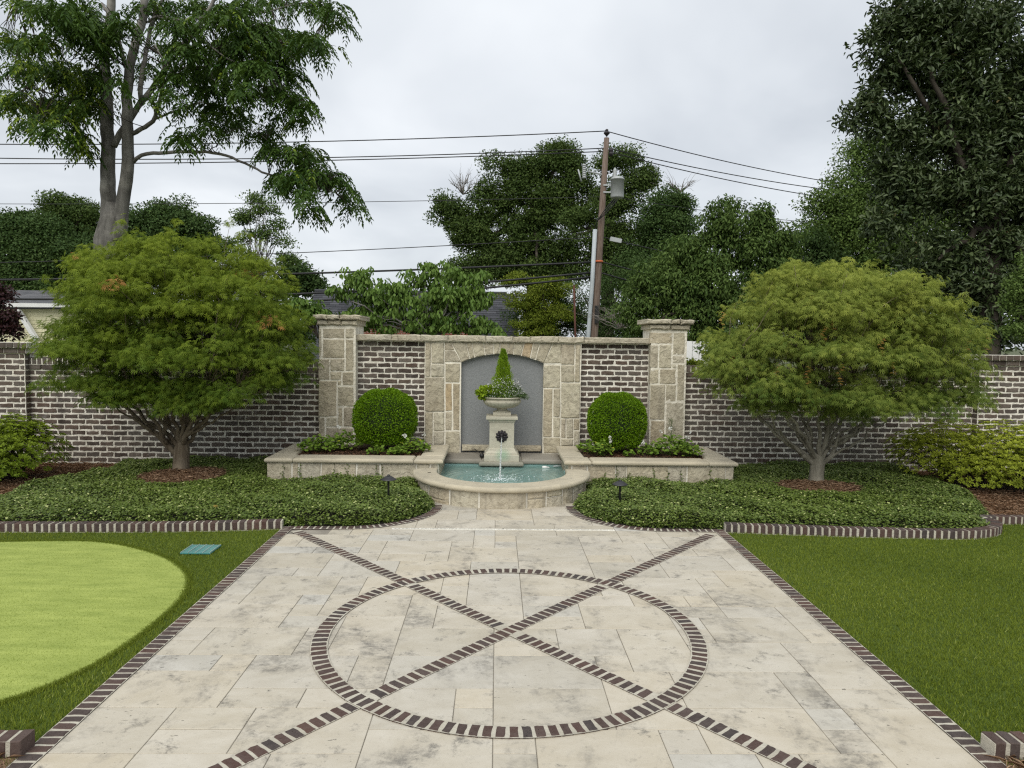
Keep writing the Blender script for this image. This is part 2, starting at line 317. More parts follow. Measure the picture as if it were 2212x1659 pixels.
def inset(P, c):
    k = len(P); Q = []
    ar = .5*sum(P[i][0]*P[(i+1) % k][1]-P[(i+1) % k][0]*P[i][1] for i in range(k)); sg = 1 if ar > 0 else -1
    for i in range(k):
        a, b, d = P[i-1], P[i], P[(i+1) % k]; e1 = (b-a)/max(1e-9, np.linalg.norm(b-a)); e2 = (d-b)/max(1e-9, np.linalg.norm(d-b))
        n1 = np.array([-e1[1], e1[0]])*sg; n2 = np.array([-e2[1], e2[0]])*sg; m = n1+n2; L2 = m@m
        Q.append(b + (m*2*c/max(L2, .35)))
    return np.array(Q)
def slab(poly, depth, chamfer=.006, jit=.003, sub=1, bulge=0., rs=random):
    """Block with outline poly (x,z) facing -Y, front at y=0; worn irregular outline."""
    P = [np.array(p, float) for p in poly]; Q = []
    for i in range(len(P)):
        a, b = P[i], P[(i+1) % len(P)]
        for k in range(sub+1): Q.append(a+(b-a)*k/(sub+1))
    Q = np.array(Q); ar = .5*sum(Q[i][0]*Q[(i+1) % len(Q)][1]-Q[(i+1) % len(Q)][0]*Q[i][1] for i in range(len(Q)))
    if ar < 0: Q = Q[::-1]
    Q = Q+np.array([[rs.uniform(-jit, jit), rs.uniform(-jit, jit)] for _ in Q]); I = inset(Q, chamfer); k = len(Q)
    V = [(q[0], depth, q[1]) for q in Q]+[(q[0], chamfer*.8+rs.uniform(0, jit*.5), q[1]) for q in Q]+[(q[0], rs.uniform(-bulge, bulge*.3), q[1]) for q in I]
    F = [(a+i, a+(i+1) % k, a+k+(i+1) % k, a+k+i) for a in (0, k) for i in range(k)]
    if bulge > 0:
        c = I.mean(0); V.append((c[0], -bulge, c[1])); F += [(2*k+i, 2*k+(i+1) % k, 3*k) for i in range(k)]
    else: F.append(tuple(range(2*k, 3*k)))
    return V, F
def rect(x0, x1, z0, z1): return [(x0, z0), (x1, z0), (x1, z1), (x0, z1)]
def slab_mesh(*a, **k): b = MB(); b.add(*slab(*a, **k)); return b.mesh('block')

# ------------------------------------------------------------------ foliage (real leaf geometry, numpy)
def unit(a): return a/np.maximum(1e-9, np.linalg.norm(a, axis=-1, keepdims=True))
T_LEAF = (np.array([(0, 0, 0), (.45, .5, .10), (1, 0, -.05), (.45, -.5, .10)]), np.array([(0, 2, 1), (0, 3, 2)]))
T_LEAF4 = (np.array([(0, 0, 0), (.3, .42, .1), (.75, .40, .05), (1, 0, -.12), (.75, -.40, .05), (.3, -.42, .1)]), np.array([(0, 3, 1), (1, 3, 2), (0, 5, 3), (5, 4, 3)]))
T_BLADE = (np.array([(0, .5, 0), (0, -.5, 0), (1, 0, 0)]), np.array([(0, 1, 2)]))
def _maple():
    v = []; f = []
    for i, (a, l) in enumerate([(0, 1.), (32, .92), (-32, .92), (66, .72), (-66, .72), (105, .42), (-105, .42)]):
        c, s_ = math.cos(R(a)), math.sin(R(a)); w = .052
        b = len(v); v += [(-s_*w*0+c*.02, c*0, 0), (c*l*.45-s_*w, s_*l*.45+c*w, -.03), (c*l, s_*l, -.22*l), (c*l*.45+s_*w, s_*l*.45-c*w, -.03)]; f += [(b, b+1, b+2), (b, b+2, b+3)]
    return np.array(v), np.array(f)
T_MAPLE = _maple()
def _round():
    v = [(0, 0, 0)]+[(.5+.5*math.cos(a)*(1+.12*(i % 2)), .52*math.sin(a)*(1+.12*(i % 2)), .10*abs(math.sin(a))) for i, a in enumerate(np.linspace(-math.pi*.85, math.pi*.85, 7))]
    return np.array(v), np.array([(0, i, i+1) for i in range(1, 7)])
T_ROUND = _round()
def leaves_mesh(name, pos, d, nrm, ln, wd, tone, T=T_LEAF):
    V, F = T; N = len(pos); d = unit(d); s = unit(np.cross(nrm, d)); nn = np.cross(d, s)
    ln = np.broadcast_to(ln, (N,)); wd = np.broadcast_to(wd, (N,))
    X = pos[:, None, :] + (V[None, :, 0, None]*ln[:, None, None])*d[:, None, :] + (V[None, :, 1, None]*wd[:, None, None])*s[:, None, :] + (V[None, :, 2, None]*ln[:, None, None])*nn[:, None, :]
    X = X.reshape(-1, 3).astype(np.float32); Fi = (F[None]+np.arange(N)[:, None, None]*len(V)).reshape(-1, 3).astype(np.int32)
    me = bpy.data.meshes.new(name); me.vertices.add(len(X)); me.vertices.foreach_set('co', X.ravel())
    me.loops.add(Fi.size); me.loops.foreach_set('vertex_index', Fi.ravel()); me.polygons.add(len(Fi))
    me.polygons.foreach_set('loop_start', np.arange(0, Fi.size, 3, dtype=np.int32)); 
    at_ = me.attributes.new('tone', 'FLOAT', 'POINT'); at_.data.foreach_set('value', np.repeat(np.broadcast_to(tone, (N,)), len(V)).astype(np.float32))
    me.update(calc_edges=True); return me
def foliage(name, parent, m, pos, d, nrm, ln, wd, tone, T=T_LEAF, kind=None):
    o = link(name, leaves_mesh(name, pos, d, nrm, ln, wd, tone, T), m, parent)
    if parent is not None and parent.location.length > 0: o.location = -parent.location
    if kind: o['kind'] = kind
    return o
def rdir(n_): return unit(rng.normal(size=(n_, 3)))
def clumps(blobs, nc, cr, nl, flat=.6, inner=.45, lowcut=-.75):
    """leaf points on the shells of many small clumps spread through ellipsoids -> pos, outward, clump height 0..1"""
    B = np.array(blobs, float); w = (B[:, 3]*B[:, 5]); w = w/w.sum(); idx = rng.choice(len(B), nc, p=w)
    d = rdir(nc); d[:, 2] = np.maximum(d[:, 2], lowcut); r = inner+(1-inner)*rng.random(nc)**.6
    C = B[idx, :3]+d*B[idx, 3:6]*r[:, None]; cs = cr*rng.uniform(.6, 1.35, nc)
    k = rng.integers(0, nc, nc*nl); dd = rdir(nc*nl); rr = (.45+.55*rng.random(nc*nl)**.7)*cs[k]
    p = C[k]+dd*rr[:, None]*np.array([1, 1, flat]); return p, dd, C, k
def branches(mb, base, targets, r0, split=.5, sides=6, wob=.12, r1=.25):
    for T in targets:
        b = np.array(base); T = np.array(T); L_ = np.linalg.norm(T-b); mid = b+(T-b)*split+rng.normal(size=3)*L_*wob*.5; mid[2] += L_*.06
        ts = np.linspace(0, 1, 7)[:, None]; pts = (1-ts)**2*b+2*ts*(1-ts)*mid+ts**2*T; pts[1:-1] += rng.normal(size=(5, 3))*L_*.018
        mb.tube(pts, list(np.linspace(r0, r0*r1, 7)), sides)

def seg_dist(P, poly, closed=True):
    A = np.array(poly, float); Bq = np.roll(A, -1, 0) if closed else A[1:]; A = A if closed else A[:-1]
    best = np.full(len(P), 1e9)
    for a, b in zip(A, Bq):
        ab = b-a; t = np.clip(((P-a)@ab)/max(1e-12, ab@ab), 0, 1); best = np.minimum(best, np.linalg.norm(P-a-t[:, None]*ab, axis=1))
    return best
def inside(P, poly):
    A = np.array(poly, float); ins = np.zeros(len(P), bool); j = len(A)-1
    for i in range(len(A)):
        xi, yi, xj, yj = *A[i], *A[j]
        ins ^= ((yi > P[:, 1]) != (yj > P[:, 1])) & (P[:, 0] < (xj-xi)*(P[:, 1]-yi)/(yj-yi+1e-12)+xi); j = i
    return ins
def flat_poly(name, poly, z, m, parent=None, kind='structure', hole=None):
    b = MB(); b.add([(x, y, z) for x, y in poly], [tuple(range(len(poly)))]); o = b.build(name, m, parent)
    if kind: o['kind'] = kind
    return o
exec_order = []

# ================================================================== SETTING
b = MB(); b.add([(-600, -300, -.03), (600, -300, -.03), (600, 900, -.03), (-600, 900, -.03)], [(0, 1, 2, 3)])
tag(b.build('ground', m_simple('field_ground', (.06, .075, .03), (.10, .11, .05), 2, .95, .02)), 'dull green open ground stretching away beyond the garden walls', kind='structure')

# ---- patio slab, tiles
HX, YB, PIT, BL = 2.209, 6.91, .0637, .098
patio = tag(bpy.data.objects.new('patio', None), 'pale travertine patio laid in mixed rectangular tiles', kind='structure'); COL.objects.link(patio)
b = MB(); b.box(-2.215, 2.215, .8, 6.99, -.025, -.005); b.box(-1.75, 1.75, 6.99, 8.1, -.025, -.005); b.build('joint_bed', GROUT, patio)
CELL = .2012
nx, y0t, ny = 21, .9, 36
occ = np.zeros((nx, ny), bool); tr = random.Random(21)
AC = [(-1.66, 7.87), (1.66, 7.87)]
def in_patio(x, y):
    if y < 6.98: return abs(x) < 2.13
    if y > 8.15 or abs(x) > 1.7: return False
    return min(math.hypot(x-c[0], y-c[1]) for c in AC) > .82 or abs(x) < .8
LAY = []
for (a, c), tries in (((3, 2), 260), ((2, 3), 200), ((3, 2), 200), ((2, 2), 420), ((2, 1), 300), ((1, 2), 200)):
    for _ in range(tries):
        i, j = tr.randrange(0, nx-a+1), tr.randrange(0, ny-c+1)
        if not occ[i:i+a, j:j+c].any(): occ[i:i+a, j:j+c] = True; LAY.append((i, j, a, c))
for j in range(ny):
    for i in range(nx):
        if occ[i, j]: continue
        a = 1
        while a < 2 and i+a < nx and not occ[i+a, j]: a += 1
        occ[i:i+a, j] = True; LAY.append((i, j, a, 1))
if True:
    for (i, j, a, c) in LAY:
        x0, x1 = -2.1126+i*CELL, -2.1126+(i+a)*CELL; ya, yb = y0t+j*CELL, y0t+(j+c)*CELL
        if not any(in_patio(x0+(x1-x0)*fx, ya+(yb-ya)*fy) for fx in (.1, .5, .9) for fy in (.1, .5, .9)): continue
        if ya < 6.95 < yb: pass
        if yb < 2.3: continue
        # tile: chamfered slab, edges slightly off true
        g = .0022; dz = tr.uniform(-.0008, .0006); bb = MB(); j4 = lambda: tr.uniform(-.0006, .0006)
        if yb > 6.98: x0, x1 = max(x0, -1.72), min(x1, 1.72)
        if x1-x0 < .05: continue
        bb.prism([(x0+g+j4(), ya+g+j4()), (x1-g+j4(), ya+g+j4()), (x1-g+j4(), yb-g+j4()), (x0+g+j4(), yb-g+j4())], -.02, dz, .0018)
        bb.build('tile', TRV, patio)

# ---- inlaid brick bands (mortar sheet + single bricks)
def brick_up(L_, Wd, rs):                # brick lying flush, long side along local y
    b = MB(); V, F = slab(rect(-Wd/2, Wd/2, -L_/2, L_/2), .03, .0055, .0032, sub=2, rs=rs)
    b.add([(x, z, -y) for x, y, z in V], [f[::-1] for f in F]); return b.mesh('paver')
PAV = [brick_up(BL, .0500, random.Random(100+i)) for i in range(10)]
def lay(parent, x, y, ang, z=.009, meshes=PAV):
    o = link('brick', random.choice(meshes), PB, parent); o.location = (x, y, z+random.uniform(-.0012, .0008)); o.rotation_euler = (random.uniform(-.008, .008), random.uniform(-.008, .008), ang+random.uniform(-.03, .03)+(math.pi if random.random() < .5 else 0)); return o
def strip(mb, pts, w, z, off=0.):
    P = [np.array(p, float) for p in pts]; V = []
    for i, p in enumerate(P):
        t = P[min(i+1, len(P)-1)]-P[max(i-1, 0)]; t /= np.linalg.norm(t); nrm = np.array([-t[1], t[0]]); V += [(*(p+nrm*(w/2+off)), z), (*(p-nrm*(w/2-off)), z)]
    mb.add(V, [(2*i, 2*i+1, 2*i+3, 2*i+2) for i in range(len(P)-1)])
def band(name, label, zm):
    r = bpy.data.objects.new(name, None); COL.objects.link(r); return tag(r, label, kind='structure')
CX, CY, RO = 0., 4.476, 1.245
ring = band('brick_ring', 'round band of dark bricks with white mortar inlaid in the patio', 0)
RM = RO-BL/2; mb = MB(); strip(mb, [(CX+RM*math.cos(a), CY+RM*math.sin(a)) for a in np.linspace(0, 2*math.pi, 145)], BL+.006, .0065); mb.build('mortar', PMO, ring)
nb = 118
for i in range(nb):
    a = 2*math.pi*(i+.5)/nb; lay(ring, CX+RM*math.cos(a), CY+RM*math.sin(a), a-math.pi/2)
crossb = band('brick_cross', 'two diagonal bands of dark bricks crossing at the middle of the patio', 0)
mb = MB(); dA = np.array([2.07, 2.385]); LA = np.linalg.norm(dA); dA /= LA
for si, s_ in enumerate((1, -1)):
    dd = np.array([s_*dA[0], dA[1]]); a0, a1 = np.array([CX, CY])-dd*2.9, np.array([CX, CY])+dd*(LA-.03)
    strip(mb, [a0, a1], BL+.004, .0036+.0012*si)
    ang = math.atan2(dd[1], dd[0]); k = 0
    for t in np.arange(-2.9+PIT/2, LA-.04, PIT):
        p = np.array([CX, CY])+dd*t
        if abs(abs(t)-RM) < .068: continue
        if si == 1 and abs(t) < .068: continue
        if p[1] < 2.6: continue
        lay(crossb, p[0], p[1], ang, z=.0075)
mb.build('mortar', PMO, crossb)
edg = band('brick_edging', 'flush border of dark bricks along both sides and the curved back of the patio', 0); mb = MB()
for s_ in (-1, 1):
    xm = s_*(HX-BL/2); strip(mb, [(xm, .9), (xm, 7.0)], BL+.006, .005)
    for y in np.arange(2.5, 6.98, PIT): lay(edg, xm, y, math.pi/2)
    pth = [(s_*2.155, 6.955), (s_*1.66, 6.96)]+[(s_*(-1.66*-1)+s_*(-1)*0+s_*0 - s_*.91*math.sin(t), 7.87-.91*math.cos(t)) for t in np.linspace(0, R(96), 18)]
    pth = [(s_*2.155, 6.955), (s_*1.66, 6.96)]+[(s_*(1.66-.91*math.sin(t)), 7.87-.91*math.cos(t)) for t in np.linspace(.05, R(96), 18)]
    strip(mb, pth, BL+.012, .006)
    Pn = np.array(pth); sg = np.linalg.norm(np.diff(Pn, axis=0), axis=1); cum = np.concatenate([[0], np.cumsum(sg)])
    for d in np.arange(.03, cum[-1], PIT*1.02):
        x = np.interp(d, cum, Pn[:, 0]); y = np.interp(d, cum, Pn[:, 1]); x2 = np.interp(d+.02, cum, Pn[:, 0]); y2 = np.interp(d+.02, cum, Pn[:, 1]); x1_ = np.interp(d-.02, cum, Pn[:, 0]); y1_ = np.interp(d-.02, cum, Pn[:, 1])
        lay(edg, x, y, math.atan2(y2-y1_, x2-x1_), z=.0105)
mb.build('mortar', PMO, edg)

# ---- slot drain across the patio
dr = thing('slot_drain', 'narrow white slotted drain channel set across the patio before the fountain', 'drain')
mb = MB(); mb.box(-1.13, 1.10, 6.935, 6.975, -.01, .0035); mb.build('channel', DRAIN, dr)
mb = MB()
for i, x in enumerate(np.arange(-1.11, 1.08, .0135)):
    if i % 7 == 5: continue
    mb.box(x, x+.0045, 6.948, 6.962, .0025, .0045)
o = mb.build('slot_shade', SOILG, dr); o['kind'] = 'stuff'  # raised dark strips; the shade inside the slots is put into their colour
mb = MB(); mb.lathe([(.006, 0), (.006, .003)], (-.02, 6.99, .001), 10); mb.build('bolt', BLACK, dr)

# ---- kerbs (upright bricks)
def kerb_mesh(rs):
    b = MB(); V, F = slab(rect(-.0255, .0255, 0, .083), .098, .005, .002, sub=1, rs=rs); b.add([(x, y-.049, z) for x, y, z in V], F); return b.mesh('kerb_brick')
KM = [kerb_mesh(random.Random(300+i)) for i in range(8)]
def kerb(label, path, start=0.):
    r = band('brick_kerb', label, 0); Pn = np.array(path, float); cum = np.concatenate([[0], np.cumsum(np.linalg.norm(np.diff(Pn, axis=0), axis=1))])
    fine = [(np.interp(d, cum, Pn[:, 0]), np.interp(d, cum, Pn[:, 1])) for d in np.arange(0, cum[-1], .05)]+[tuple(Pn[-1])]
    mb = MB()
    for s in range(len(fine)-1):
        a, c = np.array(fine[s]), np.array(fine[s+1]); t = (c-a)/max(1e-9, np.linalg.norm(c-a)); nn = np.array([-t[1], t[0]]); h = .046
        q = [a-nn*h, c-nn*h, c+nn*h, a+nn*h]; mb.prism(q, -.02, .0765)
    mb.build('mortar', PMO, r)
    for d in np.arange(start+.028, cum[-1]-.02, .0675):
        x = np.interp(d, cum, Pn[:, 0]); y = np.interp(d, cum, Pn[:, 1]); e_ = .03
        dx = np.interp(d+e_, cum, Pn[:, 0])-np.interp(d-e_, cum, Pn[:, 0]); dy = np.interp(d+e_, cum, Pn[:, 1])-np.interp(d-e_, cum, Pn[:, 1])
        o = link('brick', random.choice(KM), PB, r); o.location = (x, y, -.002+random.uniform(-.002, .002)); o.rotation_euler = (0, random.uniform(-.02, .02), math.atan2(dy, dx)+random.uniform(-.02, .02))
    return r
KL = [(-2.215, 6.965), (-2.8, 6.88), (-3.5, 6.82), (-4.4, 6.79), (-5.4, 6.775), (-7.2, 6.77)]
kerb('upright dark brick kerb between the left turf and the ivy bed', KL[::-1])
KR = [(2.215, 6.965), (2.8, 6.895), (3.47, 6.83), (4.0, 6.795), (4.4, 6.77), (4.65, 6.795), (4.86, 6.875), (5.0, 6.97), (5.09, 7.08), (5.12, 7.2), (5.09, 7.3)]
kerb('upright dark brick kerb curving round the front of the right ivy bed', KR)
kerb('short upright brick kerb in front of the pine straw bed at the right edge', [(5.14, 7.37), (6.2, 7.375), (7.6, 7.38)])
kerb('two-toned upright brick kerb end in the bottom left corner of the patio', [(-3.6, 3.12), (-2.2, 3.12)])
kerb('upright brick kerb end in the bottom right corner of the patio', [(2.19, 3.11), (3.6, 3.11)], )

# ---- turf, putting green, beds
TL = [(-2.2095, 1.5), (-2.2095, 6.92), (-2.8, 6.84), (-3.5, 6.78), (-4.4, 6.75), (-5.4, 6.735), (-9, 6.73), (-9, 1.5)]
TRr = [(2.2095, 1.5), (2.2095, 6.92), (2.8, 6.85), (3.47, 6.785), (4.0, 6.75), (4.4, 6.725), (4.66, 6.75), (4.88, 6.83), (5.03, 6.93), (5.13, 7.05), (5.165, 7.2), (5.16, 7.33), (9, 7.335), (9, 1.5)]
flat_poly('turf_base', TL, -.008, TURFB); flat_poly('turf_base', TRr, -.008, TURFB)
GR = [(-9, 6.40), (-5.2, 6.38), (-4.6, 6.417), (-4.2, 6.457), (-3.85, 6.466), (-3.55, 6.39), (-3.2, 6.2), (-2.87, 5.96), (-2.6, 5.65), (-2.455, 5.397), (-2.365, 5.1), (-2.33, 4.807), (-2.33, 4.42), (-2.36, 4.08), (-2.45, 3.78), (-2.66, 3.5), (-3.1, 3.3), (-4, 3.2), (-9, 3.2)]
# smooth the outline
def chaikin(P, n_=2):
    P = [np.array(p, float) for p in P]
    for _ in range(n_):
        Q = []
        for i in range(len(P)): a, c = P[i], P[(i+1) % len(P)]; Q += [a*.75+c*.25, a*.25+c*.75]
        P = Q
    return P
GRs = [tuple(p) for p in chaikin(GR)]
tag(flat_poly('putting_green', GRs, .001, GREENB), 'smooth pale lime artificial putting green inside the left turf', kind='structure')
def scatter(poly, dens_near, dens_far, xmin, xmax, ymin, ymax, excl=None):
    nn = int((xmax-xmin)*(ymax-ymin)*dens_near); P = np.stack([rng.uniform(xmin, xmax, nn), rng.uniform(ymin, ymax, nn)], -1)
    keep = inside(P, poly)
    if excl is not None: keep &= ~inside(P, excl)
    dens = np.interp(P[:, 1], [3, 4.5, 7.5], [dens_near, (dens_near+dens_far)/2, dens_far])/dens_near
    keep &= rng.random(nn) < dens; keep &= (np.abs(P[:, 0]) < P[:, 1]*.80+1.2); return P[keep]
def turf(name, P, m, ln, wd, label, z0=-.006):
    N = len(P); lean = unit(np.stack([rng.normal(0, .45, N), rng.normal(.1, .45, N), np.ones(N)], -1))
    tone = np.clip(.45+.24*rng.normal(size=N)+.13*np.sin(P[:, 0]*2.1+np.sin(P[:, 1]*3.3))*np.cos(P[:, 1]*1.7), 0, .99)
    o = foliage(name, None, m, np.stack([P[:, 0], P[:, 1], np.full(N, z0)], -1), lean, rdir(N), ln*rng.uniform(.6, 1.25, N), wd, tone, T_BLADE)
    return tag(o, label, 'grass', kind='stuff')
turf('turf_grass', scatter(TL, 17000, 8000, -7, -2.21, 2.4, 6.95, GRs), LTURF, .024, .0042, 'dark green artificial grass around the pale putting green on the left')
turf('turf_grass', scatter(TRr, 17000, 8000, 2.21, 7, 2.4, 7.35), LTURF, .024, .0042, 'even dark green artificial lawn on the right of the patio')
turf('putting_grass', scatter(GRs, 16000, 6000, -7, -2.2, 2.4, 6.6), LGRN, .007, .0030, 'short pale green pile of the putting green', .0)

_fr = []
for a_, b_ in zip(GRs, GRs[1:]+GRs[:1]):
    L_ = math.dist(a_, b_); n_ = int(L_*5200); tt = rng.random(n_)[:, None]; _fr.append(np.array(a_)*(1-tt)+np.array(b_)*tt+rng.normal(0, .014, (n_, 2)))
_fr = np.concatenate(_fr); _fr = _fr[(_fr[:, 0] > -6.5) & (_fr[:, 1] > 2.6)]
turf('fringe_grass', _fr, LTURF, .019, .004, 'slightly longer fringe of blades round the edge of the putting green')
gr_ = thing('turf_grate', 'small teal slatted grate lying flat in the dark turf beside the putting green', 'grate')
mb = MB(); mb.prism([(-2.83, 6.07), (-2.57, 6.07), (-2.57, 6.32), (-2.83, 6.32)], .0, .014, .003); mb.build('plate', TEAL, gr_)
for i in range(5):
    mb = MB(); x = -2.828+i*.0625; mb.box(x, x+.006, 6.072, 6.318, .012, .020); mb.build('bar', TEALW, gr_)
mb = MB()
for i in range(12): y = 6.082+i*.0208; mb.box(-2.826, -2.574, y, y+.0016, .0125, .0155)
mb.build('cross_bars', TEALW, gr_)

# ---- planting beds
GCL = [(-6.4, 6.83), (-5.4, 6.83), (-4.4, 6.85), (-3.5, 6.885), (-2.8, 6.945), (-2.22, 7.02), (-1.66, 7.02)]+[(-(1.66-.85*math.sin(t)), 7.87-.85*math.cos(t)) for t in np.linspace(.1, R(100), 10)]+[(-.95, 8.3), (-1.06, 8.75), (-1.06, 8.98), (-3.0, 8.98), (-3.0, 10.37), (-5.22, 10.37), (-5.40, 9.9), (-5.5, 9.3), (-5.62, 8.7), (-5.70, 7.95), (-6.0, 7.4), (-6.3, 7.1)]
GCR = [(5.05, 7.3), (5.06, 7.15), (4.97, 7.02), (4.84, 6.93), (4.64, 6.86), (4.4, 6.835), (4.0, 6.855), (3.47, 6.89), (2.8, 6.955), (2.22, 7.02), (1.66, 7.02)]+[((1.66-.85*math.sin(t)), 7.87-.85*math.cos(t)) for t in np.linspace(.1, R(100), 10)]+[(.95, 8.3), (1.06, 8.75), (1.06, 8.98), (3.0, 8.98), (3.0, 10.37), (5.9, 10.37), (5.85, 9.0), (5.72, 8.36), (5.40, 7.67), (5.15, 7.45)]
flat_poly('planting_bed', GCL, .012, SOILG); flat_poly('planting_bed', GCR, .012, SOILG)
flat_poly('straw_bed', [(-9, 6.82), (-6.2, 6.82), (-5.35, 7.95), (-5.0, 10.39), (-9, 10.39)], .008, STRAW)
flat_poly('straw_bed', [(5.0, 7.43), (9.5, 7.43), (9.5, 10.39), (5.5, 10.39)], .008, STRAW)
flat_poly('straw_bed', [(-6, .5), (-2.215, .5), (-2.215, 3.07), (-6, 3.07)], .004, STRAW); flat_poly('straw_bed', [(2.215, .5), (6, .5), (6, 3.06), (2.215, 3.06)], .004, STRAW)
TK = {'L': (-4.28, 9.36), 'R': (4.06, 8.98)}
RING = {'L': (-4.13, 9.10, .53, .55), 'R': (3.98, 8.72, .52, .40)}
def gc_height(P, poly, ringc):
    d = seg_dist(P, poly); h = .135*np.clip(d/.10, 0, 1)**.5
    x, y = P[:, 0], P[:, 1]
    h = h+.022*np.sin(x*5.1+1.3*np.sin(y*4.2))+.018*np.sin(y*7.7+x*2.3)+.012*np.sin(x*13+y*9); h = np.maximum(h, .02)
    dr_ = np.hypot((x-ringc[0])/ringc[2], (y-ringc[1])/ringc[3]); h = np.where(dr_ < 1.5, np.minimum(h, .105+.03*np.clip((dr_-1)/.5, 0, 1)), h)
    return h, dr_
def groundcover(poly, ringc, label, n_):
    A = np.array(poly); lo, hi = A.min(0), A.max(0); P = np.stack([rng.uniform(lo[0], hi[0], n_), rng.uniform(lo[1], hi[1], n_)], -1); P = P[inside(P, poly)]
    d = seg_dist(P, poly); edge = (d < .09); Pn = P[edge]; Pn = np.concatenate([Pn, Pn]); P = np.concatenate([P, Pn]); h, dr_ = gc_height(P, poly, ringc)
    k = dr_ > .985; P, h = P[k], h[k]; N = len(P)
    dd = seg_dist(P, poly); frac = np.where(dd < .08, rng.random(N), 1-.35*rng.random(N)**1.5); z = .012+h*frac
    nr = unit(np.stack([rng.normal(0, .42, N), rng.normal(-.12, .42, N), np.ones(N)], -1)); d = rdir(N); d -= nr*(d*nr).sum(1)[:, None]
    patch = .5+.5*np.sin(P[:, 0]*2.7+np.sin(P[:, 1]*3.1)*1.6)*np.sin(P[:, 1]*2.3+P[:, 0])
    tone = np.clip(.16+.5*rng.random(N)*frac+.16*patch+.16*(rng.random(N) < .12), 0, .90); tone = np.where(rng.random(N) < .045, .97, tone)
    pos = np.stack([P[:, 0]+rng.normal(0, .01, N), P[:, 1]+rng.normal(0, .01, N), z], -1)
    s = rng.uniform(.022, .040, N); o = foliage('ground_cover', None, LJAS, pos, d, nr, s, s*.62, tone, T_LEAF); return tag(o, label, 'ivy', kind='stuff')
groundcover(GCL, RING['L'], 'thick glossy dark green creeping ground cover filling the left bed', 115000)
groundcover(GCR, RING['R'], 'thick glossy dark green creeping ground cover filling the right bed', 115000)
def needles(P, z, n_each, label, ln=.09, name='pine_straw', m=NEED, wd=.0035, tilt=.16):
    N = len(P); a = rng.uniform(0, 2*math.pi, N); d = np.stack([np.cos(a), np.sin(a), rng.normal(0, tilt, N)], -1); pos = np.stack([P[:, 0], P[:, 1], z+rng.uniform(0, .02, N)], -1)
    o = foliage(name, None, m, pos, d, unit(np.stack([rng.normal(0, .5, N), rng.normal(0, .5, N), np.ones(N)], -1)), ln*rng.uniform(.5, 1.3, N), wd, rng.random(N), T_LEAF); return tag(o, label, 'mulch', kind='stuff')
def rpts(x0, x1, y0, y1, dens, poly=None, notin=None):
    k = int((x1-x0)*(y1-y0)*dens); P = np.stack([rng.uniform(x0, x1, k), rng.uniform(y0, y1, k)], -1)
    if poly is not None: P = P[inside(P, poly)]
    if notin is not None: P = P[~inside(P, notin)]
    return P
needles(rpts(-7.6, -5, 7.0, 10.35, 2200, None, GCL), .01, 0, 'reddish brown pine straw round the left azalea bush')
needles(rpts(5.15, 8, 7.45, 10.35, 2200, None, GCR), .01, 0, 'reddish brown pine straw round the right azalea bush')
needles(rpts(-3.2, -2.22, 2.4, 3.05, 2500), .008, 0, 'brown pine straw in the bottom left corner')
needles(rpts(2.22, 3.4, 2.4, 3.05, 2500), .008, 0, 'brown pine straw in the bottom right corner', .11)
for k, side in (('L', 'left'), ('R', 'right')):
    cx, cy, rx, ry = RING[k]; t_ = np.linspace(0, 2*math.pi, 25)[:-1]
    mb = MB(); V = [(cx, cy, .145)]+[(cx+rx*f*math.cos(a), cy+ry*f*math.sin(a), z) for f, z in ((.5, .13), (.98, .095)) for a in t_]; n_ = 24
    F = [(0, 1+i, 1+(i+1) % n_) for i in range(n_)]+[(1+i, 1+n_+i, 1+n_+(i+1) % n_, 1+(i+1) % n_) for i in range(n_)]; mb.add(V, F)
    tag(mb.build('mulch_ring', STRAW), kind='structure')
    r_ = np.sqrt(rng.random(2600)); a = rng.uniform(0, 2*math.pi, 2600); needles(np.stack([cx+rx*r_*np.cos(a), cy+ry*r_*np.sin(a)], -1), .095+.045*(1-r_), 0, f'oval of brown pine straw under the {side} maple trunk', .08)

